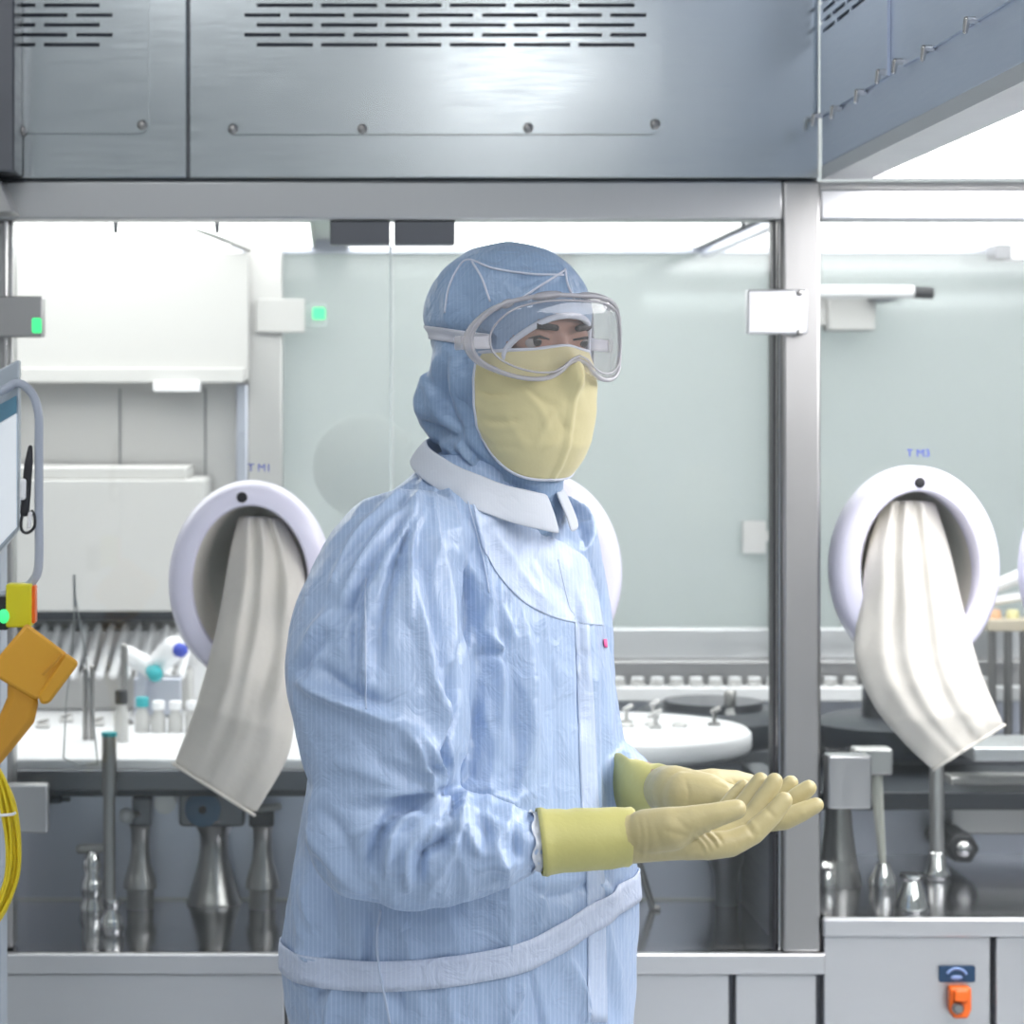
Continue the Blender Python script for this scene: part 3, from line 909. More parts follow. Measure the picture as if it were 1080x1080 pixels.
# two short grey guide pins and the steel probe post
for px, top, bot, lab in ((90, 706, 762, 'short grey guide pin on the deck left of its twin'), (97, 704, 762, 'short grey guide pin beside the thin wires')):
    o = MB().cap(P(px, top, 4.0), (PX(px, 4.0), 4.0, DZ + .003), .004, .005, 12).build('guide_pin', CHROME_D)
    tag(o, lab, 'pin', 'guide pins on the deck')
t = thing('sensor_post', 'slim grey steel post on the deck in front of the feeder rods', 'post', P(130, 735, 4.2))
MB().cap(P(131, 682, 4.2), (PX(131, 4.2), 4.2, DZ + .006), .006, .007).build('post_shaft', CHROME_D, t)
MB().lathe([(.016, 0), (.016, .006), (.009, .010)], (PX(131, 4.2), 4.2, DZ), 20).build('post_foot', CHROME_D, t)
# small cups and clips scattered on the white deck
for px, py, lab in ((70, 762, 'small pale clip lying on the white deck near the orange pendant'), (103, 766, 'small pale clip lying on the white deck between the wires'), (152, 764, 'small dark clip lying on the white deck below the teal vial'), (45, 768, 'small pale clip lying half behind the orange pendant')):
    Y = (CZ - DZ) * F / (py - CY)
    tt = thing('clip', lab, 'clip', P(px, py, Y), 'clips on the white deck')
    MB().box(PX(px, Y) - .012, PX(px, Y) + .012, Y - .006, Y + .006, DZ, DZ + .008).build('clip_base', STEEL_GR, tt, bevel=.002)
    MB().cap((PX(px, Y) - .006, Y, DZ + .01), (PX(px, Y) + .008, Y, DZ + .014), .004, .003, 10).build('lever', CHROME_D, tt)
# thin wire pair hanging from the left
t = thing('wire_pair', 'two thin grey wires spreading down in front of the white deck', 'wire', P(80, 795, 3.72))
MB().tube([P(78, 606, 3.72), P(79, 640, 3.72)], .0022, 8).build('wire_stem', WORN, t)
MB().tube([P(79, 632, 3.72), P(76, 690, 3.72), P(70, 740, 3.72), P(67, 800, 3.72)], .0011, 8).build('wire', WORN, t)
MB().tube([P(80, 632, 3.72), P(90, 690, 3.72), P(97, 745, 3.72), P(103, 806, 3.72)], .0011, 8).build('wire', WORN, t)
MB().tube([P(67, 800, 3.72), P(85, 808, 3.765), P(103, 806, 3.72)], .0011, 8).build('wire_loop', WORN, t)

# turntable, carousel and the vial rail in the middle ----------------------
tc = P(652, 767, 4.06)
t = thing('turntable', 'round white turntable between the person and the thick post', 'turntable', (tc.x, tc.y, .72))
R = .222
MB().lathe([(R - .02, -.040), (R - .004, -.034), (R, -.028), (R, -.006), (R - .006, 0)], tc, 96).build('disc', WHITE, t, 50)
MB().lathe([(.10, -.065), (.12, -.04)], tc, 48).build('hub', STEEL_DK, t)
MB().lathe([(.045, -.27), (.045, -.065)], tc, 32).build('spindle', STEEL_DK, t)
for k, (dx, dy, nm) in enumerate(((.165, .02, 'clamp'), (.06, -.02, 'clamp'), (.02, .05, 'clamp'), (-.02, -.06, 'clamp'), (.075, .12, 'clamp'))):
    q = tc + Vector((dx, dy, 0))
    g = MB().box(q.x - .010, q.x + .010, q.y - .006, q.y + .006, q.z, q.z + .006)
    g.cap((q.x, q.y, q.z + .006), (q.x, q.y, q.z + .026), .004, .003, 10).cap((q.x - .004, q.y, q.z + .024), (q.x + .008, q.y, q.z + .030), .003, .004, 10)
    g.build(nm, CHROME_D if k == 0 else STEEL_GR, t)
for k in range(4):
    q = tc + Vector((-.03 + .045 * k, .02 - .012 * (k % 2), 0))
    MB().lathe([(.013, 0), (.013, .004), (.008, .007)], q, 16).build('stud', STEEL_GR, t)
t = thing('carousel', 'dark round feed carousel behind the white turntable', 'carousel', P(780, 790, 4.36))
cc = Vector((PX(752, 4.42), 4.42, .925))
MB().lathe([(.135, 0), (.15, .02), (.15, .045), (.13, .06)], cc, 64).build('carousel_body', DARK, t)
MB().lathe([(.09, .06), (.09, .075)], cc, 48).build('carousel_hub', STEEL_DK, t)
t = thing('vial_rail', 'straight white vial rail at the back above the dark carousel', 'rail', P(735, 745, 4.56))
rz = PZ(737, 4.56)
MB().box(PX(565, 4.56), PX(1300, 4.56), 4.545, 4.585, rz - .004, PZ(724, 4.56)).build('rail_bar', WHITE, t, bevel=.003)
MB().box(PX(565, 4.56), PX(1300, 4.56), 4.55, 4.58, .924, rz - .004).build('rail_skirt', STEEL_IN, t)
for i in range(9):
    vial(652 + 20.5 * i, 714, 4.565, PZ(724, 4.56), .0135, WHITE, 'white capped vial in the row along the back rail left of the thick post', 'vials on the back rail')
for i in range(6):
    vial(876 + 20.5 * i + (60 if i > 2 else 0), 714, 4.565, PZ(724, 4.56), .0135, WHITE, 'white capped vial in the row along the back rail right of the thick post', 'vials on the back rail')
o = vial(770, 728, 4.33, .925, .012, CHROME_D, 'steel topped vial standing alone on the dark bed beside the carousel', 'vials on the back rail')

# lower compartment ----------------------------------------------------------
YL = 4.0
PZF = PZ(1004, FRONT)
t = thing('machine_pan', 'dark mirror-like steel pan below the white deck with its rear panel', 'machine pan', (0, 3.8, PZF - .02))
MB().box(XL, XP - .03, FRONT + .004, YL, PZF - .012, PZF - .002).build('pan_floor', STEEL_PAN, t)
MB().box(XL, xd, YL, YL + .01, PZF - .012, .918).box(xd, XP - .03, YL, YL + .01, PZF - .012, .868).build('rear_panel', STEEL_IN, t)
MB().box(XL, XP - .03, YL - .004, YL, PZF - .002, PZF + .002).build('corner_bead', STEEL_GR, t)
MB().box(XP - .055, XP - .02, FRONT + .06, YL - .03, PZF - .012, .95).build('end_wall', STEEL_DK, t)
PZR = PZ(967, FRONT)
t = thing('machine_pan', 'dark steel pan right of the thick post under the cream sleeve', 'machine pan', (1.5, 3.8, PZR - .02))
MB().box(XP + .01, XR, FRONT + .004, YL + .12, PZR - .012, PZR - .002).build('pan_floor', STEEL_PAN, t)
MB().box(XP + .01, XR, YL + .12, YL + .13, PZR - .012, .868).build('rear_panel', STEEL_IN, t)


def pedestal(px, py, Y, prof, label, mat=CHROME_D, extra=None, zf=None):
    """prof in pixels: (radius, height above foot)"""
    s = Y / F; zf = PZF - .002 if zf is None else zf
    c = Vector((PX(px, Y), Y, zf))
    t = thing('pedestal', label, 'pedestal', c)
    MB().lathe([(r * s, h * s) for r, h in prof], c, 40).build('pedestal_body', mat, t, 60)
    return t, c, s


def yof(py, z): return (CZ - z) * F / (py - CY)


Yp = yof(951, PZF)
t, c, s = pedestal(226, 951, Yp, [(29, 0), (29, 2), (27, 6), (21, 26), (16, 46), (14.5, 60), (15, 72), (21, 84), (24, 90)], 'large bell-shaped steel pedestal with a blue round knob below the grey sleeve')
MB().rbox(c.x - 36 * s, c.x + 33 * s, c.y - .035, c.y + .035, c.z + 84 * s, c.z + 128 * s, .008).build('bearing_block', STEEL_DK, t, bevel=.004)
q = P(214, 853, c.y - .036)
MB().lathe([(.029, 0), (.029, .006), (.022, .010)], q, 32, Mf).build('blue_knob', BLUEKNOB, t)
MB().lathe([(.007, 0), (.007, .003)], q + Vector((0, -.010, 0)), 16, Mf).build('knob_screw', BLACK, t)
for px, py, lab, top in ((277, 930, 'slim flared pedestal with a pale lever top behind the sleeve hem', True), (148, 928, 'slim flared pedestal with a white ball top next to the chrome post', False)):
    Y = 3.93
    t, c, s = pedestal(px, py, Y, [(14, 0), (14, 20), (18, 22), (17, 30), (11, 50), (9.5, 66), (10, 84), (12, 88)], lab)
    if top:
        MB().box(c.x - 14 * s, c.x + 12 * s, c.y - .02, c.y + .02, c.z + 88 * s, c.z + 102 * s).build('clamp_head', BLACK, t, bevel=.003)
        MB().cap((c.x - 4 * s, c.y - .02, c.z + 107 * s), (c.x + 17 * s, c.y - .025, c.z + 110 * s), .006, .006).build('lever', WHITE_P, t)
    else:
        MB().rbox(c.x - 8 * s, c.x + 12 * s, c.y - .015, c.y + .015, c.z + 88 * s, c.z + 118 * s, .004).build('clamp_head', STEEL_DK, t, bevel=.003)
        MB().ell((c.x - 13 * s, c.y - .03, c.z + 101 * s), (.0125, .0125, .0125)).build('white_ball', WHITE, t)
        MB().cap((c.x - 13 * s, c.y - .03, c.z + 101 * s), (c.x, c.y - .01, c.z + 101 * s), .005, .005).build('ball_stem', CHROME_D, t)
t, c, s = pedestal(97, 962, yof(962, PZF), [(13, 0), (14, 8), (10, 16), (12, 22), (12, 34), (8, 40), (11, 50), (9, 60), (6, 66)], 'short turned steel pedestal with a pale tee top left of the chrome post', CHROME)
MB().cap((c.x - 12 * s, c.y, c.z + 68 * s), (c.x + 12 * s, c.y, c.z + 69 * s), .008, .008).build('tee_top', WHITE_P, t)
t, c, s = pedestal(118, 984, yof(984, PZF), [(11, 0), (13, 6), (12, 16), (7, 26), (9, 30), (9, 38)], 'tall chrome post with a teal ring on top standing in the pan', CHROME)
MB().tube([c + Vector((-.004, 0, 38 * s)), c + Vector((-.004, 0, 150 * s))], .0095, 18).build('post_shaft', CHROME_D, t)
MB().tube([c + Vector((-.004, 0, 150 * s)), c + Vector((-.004, 0, 209 * s))], .0118, 18).build('upper_sleeve', CHROME_D, t)
MB().lathe([(.0125, 0), (.0125, .006)], c + Vector((-.004, 0, 209 * s)), 18).build('teal_ring', TEAL, t)
o = MB().cap(P(62, 843, 3.9), P(72, 843, 3.9), .004, .004).cap(P(50, 843, 3.9), P(62, 843, 3.9), .007, .007).build('shaft_stub', DARK)
tag(o, 'short dark shaft stub beside the hinge at the lower left', 'shaft')
t = thing('idler_disc', 'small grey round disc under the dark front rail left of the blue knob', 'disc', P(176, 850, 3.92))
MB().lathe([(.018, 0), (.018, .05)], P(176, 842, 3.95), 24, Mf).build('disc_body', STEEL_GR, t)
# in the middle under the turntable
Yt = 3.9
t, c, s = pedestal(766, 947, 3.96, [(13, 0), (12, 10), (14, 34), (22, 56), (30, 80), (30, 96)], 'dark funnel-shaped pedestal under the white turntable', STEEL_DK)
o = MB().cap(P(652, 836, 3.93), P(688, 957.5, 3.915), .0055, .0055, 10).cap(P(688, 957.5, 3.915), P(694, 957.5, 3.915), .005, .004, 10).build('strut', CHROME_D)
tag(o, 'thin dark strut slanting down right beside the blue coverall', 'strut')
o = MB().rbox(PX(778, YL), PX(812, YL), YL - .02, YL - .001, PZF - .002, PZ(893, YL), .003).build('side_plate', COOL)
tag(o, 'blue grey plate standing behind the gloved hands', 'plate')

# right compartment below the cream sleeve -----------------------------------
ZR = PZR - .002
t = thing('drive_unit', 'dark carousel drive under the bottom of the white port ring', 'drive', P(945, 790, 4.3))
MB().lathe([(.14, 0), (.15, .02), (.15, .05), (.12, .06)], (PX(945, 4.3), 4.3, .926), 56).build('drive_body', DARK, t)
MB().lathe([(.06, .06), (.06, .11)], (PX(945, 4.3), 4.3, .926), 32).build('drive_hub', STEEL_DK, t)
t, c, s = pedestal(884, 944, 3.86, [(24, 0), (24, 4), (19, 30), (15, 60), (13, 90), (13, 130)], 'grey steel column standing just right of the thick post', CHROME_D, zf=ZR)
t, c, s = pedestal(931, 938, yof(938, ZR), [(14, 0), (15, 10), (9, 22), (7, 28)], 'small chrome foot carrying a cream tapered rod', CHROME, zf=ZR)
MB().tube([c + Vector((0, 0, 27 * s)), c + Vector((-.011, 0, 122 * s))], [.0055, .0105], 16).build('cream_rod', plain('cream_rod', (.74, .73, .66), .4), t)
MB().rbox(c.x - 32 * s, c.x + 8 * s, c.y - .02, c.y + .02, c.z + 122 * s, c.z + 150 * s, .004).build('rod_head', STEEL_GR, t, bevel=.004)
t, c, s = pedestal(988, 926, yof(926, ZR), [(13, 0), (15, 5), (10, 12), (9, 26), (6, 30)], 'chrome foot with a long grey rod below the sleeve tip', CHROME, zf=ZR)
MB().tube([c + Vector((0, 0, 28 * s)), c + Vector((0, 0, 122 * s))], .0115, 18).build('rod', STEEL_GR, t)
t, c, s = pedestal(962, 961, yof(961, ZR), [(18, 0), (19, 6), (14, 20), (9, 32), (13, 36), (13, 40)], 'bright chrome bell knob nearest to the right sill', CHROME, zf=ZR)
t, c, s = pedestal(872, 930, yof(938, ZR), [(10, 0), (11, 10), (6, 20), (9, 24), (4, 30)], 'tiny chrome knob half hidden by the thick post', CHROME, zf=ZR)
q = P(1013, 893, 3.98)
t = thing('hex_cap', 'dark hexagonal cap with a bright centre right of the long grey rod', 'cap', q)
hx = [(q.x + .027 * math.cos(math.radians(60 * k)), q.z + .027 * math.sin(math.radians(60 * k))) for k in range(6)]
MB().prism(hx, 3.96, 4.119).build('hex_body', BLACK, t, bevel=.004)
MB().ell((q.x, 3.957, q.z), (.014, .008, .014)).build('bright_centre', CHROME, t)
o = MB().rbox(PX(1000, 4.08), PX(1140, 4.08), 4.06, 4.119, PZ(878, 4.08), PZ(818, 4.08), .004).build('service_plate', STEEL_GR, None, bevel=.003)
tag(o, 'flat pale steel plate on the rear panel right of the sleeve tip', 'plate')
o = MB().rbox(PX(1020, 4.0), PX(1250, 4.0), 3.96, 4.119, PZ(800, 4.0), PZ(785, 4.0), .003).build('guide_bar', STEEL_CAB, None, bevel=.003)
tag(o, 'bright steel guide bar right of the cream sleeve', 'bar')
t = thing('stopper_stand', 'small stand with tan lids between the two white port rings', 'stand', P(1062, 725, 4.5))
for px in (1046, 1063, 1080):
    MB().cap(P(px, 665, 4.5), (PX(px, 4.5), 4.5, .93), .008, .008, 12).build('leg', CHROME_D, t)
MB().box(PX(1036, 4.5), PX(1100, 4.5), 4.46, 4.54, PZ(664, 4.5), PZ(652, 4.5)).build('top_plate', plain('tan_plate', (.52, .46, .36), .5), t, bevel=.002)
for px, py, m in ((1049, 646, 'tan'), (1068, 646, 'tan')):
    MB().lathe([(.012, 0), (.012, .012), (.009, .016)], (PX(px, 4.5), 4.5, PZ(652, 4.5)), 18).build('lid', plain('orange_lid' + str(px), (.72, .42, .25) if px < 1060 else (.66, .62, .34), .5), t)
o = MB().cap(P(1046, 620, 4.52), P(1080, 606, 4.52), .012, .014).cap(P(1048, 634, 4.52), P(1085, 628, 4.52), .009, .009).build('hose', WHITE)
tag(o, 'short white hose above the tan lidded stand at the right edge', 'hose')

# ================================================================= CONTROL PANEL, PENDANT, CABLE
YH = 3.05
t = thing('control_panel', 'tilted blue control screen with a bent grey rail at the left edge', 'control panel', (P(0, 620, YH).x - .06, YH, 0))
def HP(px, py, d=0): return P(px, py, YH + (px * -.0016) + d)
front = [(-90, 437), (20, 379), (20, 558), (-90, 690)]
mb = MB()
mb.rings([[HP(x, y, 0) for x, y in front], [HP(x + 2, y, .05) for x, y in front]])
mb.build('panel_body', HMI, t, bevel=.003)
mb = MB(); mb.rings([[HP(x, y, -.004) for x, y in ((-90, 475), (17.5, 417), (17.5, 435), (-90, 497))], [HP(x, y, .002) for x, y in ((-90, 475), (17.5, 417), (17.5, 435), (-90, 497))]]); mb.build('title_bar', SCREEN_BLUE, t)
mb = MB(); sc_ = ((-90, 497), (17.5, 436), (17.5, 556), (-90, 672)); mb.rings([[HP(x, y, -.004) for x, y in sc_], [HP(x, y, .002) for x, y in sc_]]); mb.build('screen', emit('lit_screen', (.80, .84, .88), .35), t)
rail = spline([(-60, 436), (0, 413), (18, 404), (33, 414), (40.5, 436), (41, 470), (41, 540), (41, 592), (36, 611), (20, 622), (-40, 640)], 6)
MB().tube([P(x, y, YH - .03) for x, y in rail], .0055, 14).build('rail', COOL, t, 180)
MB().box(PX(-80, YH), PX(-3, YH), YH + .03, YH + .10, .02, PZ(430, YH)).build('column', HMI, t, bevel=.006)
MB().rbox(PX(-170, YH), PX(60, YH), YH - .08, YH + .22, 0, .02, .03, 4, 'z').build('foot_plate', STEEL_DK, t)
t = thing('pen', 'black and white pen clipped inside the bent grey rail', 'pen', P(27, 562, YH - .03))
a, b = P(32, 472, YH - .032), P(26, 540, YH - .032)
MB().cap(a, P(30, 490, YH - .032), .003, .0055).cap(P(30, 490, YH - .032), b, .0055, .006).build('pen_body', BLACK, t)
MB().cap(P(24.5, 508, YH - .04), P(24, 524, YH - .04), .004, .004).build('white_band', WHITE, t)
MB().tube([P(x, y, YH - .034) for x, y in spline([(26, 538), (22.5, 548), (23, 559), (29, 562), (36, 556), (36.5, 545), (33, 538)], 5)], .002, 8).build('clip', BLACK, t)
MB().cap(P(32, 542, YH - .036), P(30, 556, YH - .036), .003, .0022).build('white_tip', WHITE, t)
YE = 3.0
t = thing('emergency_stop_box', 'lemon yellow box with an orange side and green lamp above the orange pendant', 'emergency stop', P(20, 660, YE))
MB().rbox(PX(6, YE), PX(33, YE), YE, YE + .03, PZ(662, YE), PZ(616, YE), .003).build('box', LEMON, t, bevel=.002)
MB().rbox(PX(33, YE), PX(36.5, YE), YE + .005, YE + .026, PZ(658, YE), PZ(618, YE), .003).build('side_button', ORANGE, t, bevel=.002)
MB().rbox(PX(-30, YE), PX(8, YE), YE + .005, YE + .085, PZ(665, YE), PZ(630, YE), .003).build('mount', BLACK, t)
MB().ell(P(4, 650, YE), (.007, .005, .009)).build('green_lamp', GREEN_L, t)
# orange pendant: a tilted box with a front lip on a bent grip
YT = 2.92
t = thing('teach_pendant', 'orange hand-held pendant with a wide tilted head and bent grip', 'pendant', P(0, 800, YT))
def TP(px, py, d=0): return P(px, py, YT + d)
head = [(-8, 700), (28, 657), (72, 690), (44, 736), (37, 738), (-8, 712)]
mb = MB()
mb.rings([[TP(x, y, .0) for x, y in head], [TP(x, y, .07) for x, y in head]])
mb.build('head', ORANGE_Y, t, bevel=.005)
lip = [(69, 688), (83, 698), (81, 703), (52, 742), (43, 743), (40, 733)]
mb = MB(); mb.rings([[TP(x, y, -.004) for x, y in lip], [TP(x, y, .074) for x, y in lip]]); mb.build('front_lip', ORANGE_Y, t, bevel=.004)
top = [(-6, 697), (27, 658), (29, 661), (-4, 702)]
grip = [(8, 708), (42, 736), (36, 762), (12, 792), (-20, 830), (-40, 800), (-2, 758), (8, 735)]
mb = MB(); mb.rings([[TP(x, y, .006) for x, y in grip], [TP(x, y, .055) for x, y in grip]]); mb.build('grip', ORANGE_D, t, bevel=.008)
mb = MB()
for off in (0, .006):
    pass
MB().tube([TP(45, 712, -.0055), TP(66, 690, -.0055)], .0016, 8).build('ridge', ORANGE_D, t)
t = thing('cable_coil', 'coiled yellow cable bundle hanging below the orange pendant', 'cable', P(0, 975, YT + .02))
for k in range(8):
    w = 4.5 + 2.1 * k; o_ = rng.uniform(-2, 2)
    pts = spline([(-26 + o_, 790), (-10 + w * .45 + o_, 806 + k), (-4 + w * .95, 845), (2 + w + o_ * .5, 890), (-1 + w + o_, 930), (-14 + w * .6, 962 + k * 1.5), (-34, 985 + k)], 6)
    MB().tube([P(x, y, YT + .005 + .006 * (k % 3)) for x, y in pts], .0024, 10).build('cable_strand', YELLOW, t, 180)
tz = MB().tube([P(x, y, YT - .004) for x, y in spline([(-16, 862), (0, 860), (12, 859), (16.5, 857)], 4)], .0018, 8).build('zip_tie', WHITE, t)
MB().box(PX(-75, YT), PX(-26, YT), YT, YT + .19, PZ(808, YT), PZ(780, YT)).build('cable_hook', STEEL_DK, t)

# ================================================================= THE PERSON
TH = math.radians(55)
f3 = Vector((math.sin(TH), -math.cos(TH), 0)); r3 = Vector((f3.y, -f3.x, 0))
YBOD = 2.75
SB = F / YBOD
HY = math.radians(35)
HF = Vector((math.sin(HY), -math.cos(HY), 0)); HL = Vector((-HF.y, HF.x, 0)); UP = Vector((0, 0, 1))
H0 = Vector((PX(541, 2.7), 2.72, PZ(360, 2.7)))
MH = Matrix((HL, HF, UP)).transposed().to_4x4(); MH.translation = H0


def HW(u, v, w): return MH @ Vector((u, v, w))


# joints
pel = Vector((PX(487, YBOD), YBOD, .93)); chest = Vector((PX(492, YBOD), YBOD, 1.28))
nek = Vector((PX(520, 2.73), 2.735, 1.45))
shR = P(436, 590, 2.63); elR = P(428, 888, 2.49); wrR = P(664, 883, 2.47)
shL = P(570, 596, 2.82); elL = P(578, 800, 2.93); wrL = P(715, 834, 2.63)
hipR = pel + r3 * .09 + Vector((0, 0, -.03)); hipL = pel - r3 * .09 + Vector((0, 0, -.03))
knR = Vector((hipR.x, hipR.y, .50)) + f3 * .02; knL = Vector((hipL.x, hipL.y, .50)) + f3 * .02
anR = Vector((hipR.x, hipR.y, .10)) - f3 * .01; anL = Vector((hipL.x, hipL.y, .10)) - f3 * .01

# the body itself: one continuous skin with a face --------------------------
b = MB()
b.ell((0, -.006, .028), (.071, .094, .078), 28, 18, MH)            # skull
b.ell((0, .026, -.038), (.060, .064, .086), 28, 18, MH)            # face
b.chain([(0, .082, .004), (0, .089, -.018), (0, .095, -.038)], [.0085, .0095, .0105], 14, MH)   # nose
b.cap((-.010, .090, -.042), (.010, .090, -.042), .007, .007, 12, MH)
b.chain([(-.048, .058, .012), (-.024, .082, .019), (.024, .082, .019), (.048, .058, .012)], [.008, .010, .010, .008], 12, MH)
for s in (-1, 1):
    b.cap((s * .036, .058, -.034), (s * .028, .066, -.040), .018, .015, 14, MH)
    b.chain([(s * .049, .066, .000), (s * .033, .0845, .0062), (s * .017, .082, .002)], [.0045, .0068, .0048], 10, MH)
    b.chain([(s * .049, .066, -.004), (s * .033, .0815, -.0115), (s * .017, .081, -.005)], [.0042, .0048, .0045], 10, MH)
    b.ell((s * .0665, -.012, -.012), (.004, .014, .026), 14, 10, MH)
b.chain([(-.022, .082, -.076), (0, .092, -.074), (.022, .082, -.076)], [.006, .008, .006], 10, MH)
b.chain([(-.018, .082, -.085), (0, .090, -.086), (.018, .082, -.085)], [.006, .008, .006], 10, MH)
b.ell((0, .066, -.108), (.026, .024, .020), 16, 10, MH)
b.cap(HW(0, -.012, -.07), nek, .050, .050)
b.cap(nek, chest, .050, .095); b.cap(chest + r3 * .07, pel + r3 * .05, .10, .10); b.cap(chest - r3 * .07, pel - r3 * .05, .10, .10)
b.chain([nek + Vector((0, 0, -.03)), shR, elR, wrR, P(690, 884, 2.465)], [.045, .045, .032, .021, .015], 16)
b.chain([nek + Vector((0, 0, -.03)), shL, elL, wrL, P(740, 838, 2.62)], [.045, .045, .032, .021, .015], 16)
for hp, kn, an in ((hipR, knR, anR), (hipL, knL, anL)):
    b.chain([hp, kn, an, an + f3 * .12 + Vector((0, 0, -.055))], [.085, .055, .04, .032], 16)
me, co, ed = voxel(b, .0042, 2)
person = mesh_obj(me, 'person', SKIN, None)
tag(person, 'person in a pale blue hooded coverall, goggles and yellow mask holding out two gloved hands', 'person')
for s in (-1, 1):
    e = MB().ell((0, 0, 0), (.0118, .0118, .0118), 24, 16, MH @ Matrix.Translation((s * .033, .0735, -.0015))).build('eye', EYEW, person, 180)
    MB().ell((0, 0, 0), (.0062, .003, .0062), 20, 12, MH @ Matrix.Translation((s * .033 + .0008, .0842, -.0015))).build('iris', IRIS, e, 180)
    MB().chain([(s * .048, .070, .0085), (s * .036, .0895, .0155), (s * .016, .096, .0125)], [.002, .0042, .0036], 10, MH).build('eyebrow', HAIR, person, 180)
    MB().chain([(s * .048, .071, .0005), (s * .034, .0902, .0030), (s * .018, .0862, .0005)], [.0011, .0016, .0011], 8, MH).build('eyelashes', HAIR, person, 180)

# coverall --------------------------------------------------------------------
secs = [(478, 462, 560), (492, 446, 572), (508, 428, 582), (526, 405, 592), (545, 388, 600), (570, 372, 608), (600, 360, 621), (650, 350, 637), (700, 345, 645),
        (750, 341, 651), (800, 335, 657), (850, 326, 663), (900, 316, 668), (950, 310, 671), (1000, 307, 669), (1050, 310, 666), (1080, 318, 664), (1140, 326, 660), (1200, 332, 655)]
rgs = []
NS = 64
for py, xl, xr in secs:
    rho = np.interp(py, [478, 545, 650, 900, 1200], [1.05, 1.55, 1.5, 1.35, 1.2])
    hw = (xr - xl) / 2 / SB
    k = hw / math.sqrt((rho * math.cos(TH)) ** 2 + math.sin(TH) ** 2)
    c = Vector((PX((xl + xr) / 2, YBOD), YBOD - (.01 if py < 560 else 0), PZ(py, YBOD)))
    ring = []
    for i in range(NS):
        q = 2 * math.pi * i / NS
        ca, sa = math.cos(q), math.sin(q)
        e = .86
        ring.append(c + r3 * (rho * k * math.copysign(abs(ca) ** e, ca)) + f3 * (k * math.copysign(abs(sa) ** e, sa)))
    rgs.append(ring)
b = MB().rings(rgs)


def sleeve(pts, n=40):
    """pts: px, py, Y, half-height(px), depth radius(m)"""
    sp = spline(pts, 8)
    prev = None
    for i in range(len(sp)):
        px, py, Y, hh, dr = sp[i]
        a = sp[max(i - 1, 0)]; c = sp[min(i + 1, len(sp) - 1)]
        t = (P(*c[:3]) - P(*a[:3])).normalized()
        s1 = Vector((0, 1, 0)); s1 = (s1 - t * s1.dot(t)).normalized(); s2 = t.cross(s1)
        ce = P(px, py, Y); R2 = hh * Y / F
        ring = [ce + s1 * (dr * math.cos(2 * math.pi * k / n)) + s2 * (R2 * math.sin(2 * math.pi * k / n)) for k in range(n)]
        if prev is not None: b.rings([prev, ring])
        prev = ring


sleeve([(450, 566, 2.67, 48, .06), (420, 590, 2.60, 72, .08), (401, 650, 2.55, 88, .085), (399, 700, 2.53, 97, .088), (404, 760, 2.51, 93, .085), (410, 815, 2.50, 84, .08), (422, 850, 2.49, 66, .072)])
b.ell(P(398, 868, 2.49), (.078, .072, .082)); b.ell(P(432, 884, 2.48), (.074, .066, .074))
sleeve([(410, 872, 2.49, 76, .072), (445, 888, 2.48, 69, .068), (485, 893, 2.475, 58, .06), (525, 890, 2.47, 48, .052), (552, 888, 2.47, 38, .043), (572, 888, 2.47, 27, .034)])
sleeve([(570, 560, 2.82, 60, .07), (583, 620, 2.87, 58, .07), (588, 700, 2.91, 60, .072), (588, 780, 2.93, 60, .072)])
b.ell(P(586, 800, 2.93), (.068, .068, .068))
sleeve([(585, 805, 2.93, 58, .066), (620, 815, 2.84, 46, .055), (650, 822, 2.76, 34, .045), (668, 826, 2.72, 25, .034)])
for hp, kn, an in ((hipR, knR, anR), (hipL, knL, anL)):
    b.chain([hp + Vector((0, 0, .05)), kn, an + Vector((0, 0, .06))], [.125, .105, .092], 24)
me, co, ed = voxel(b, .0038, 4)
N = normals(me)
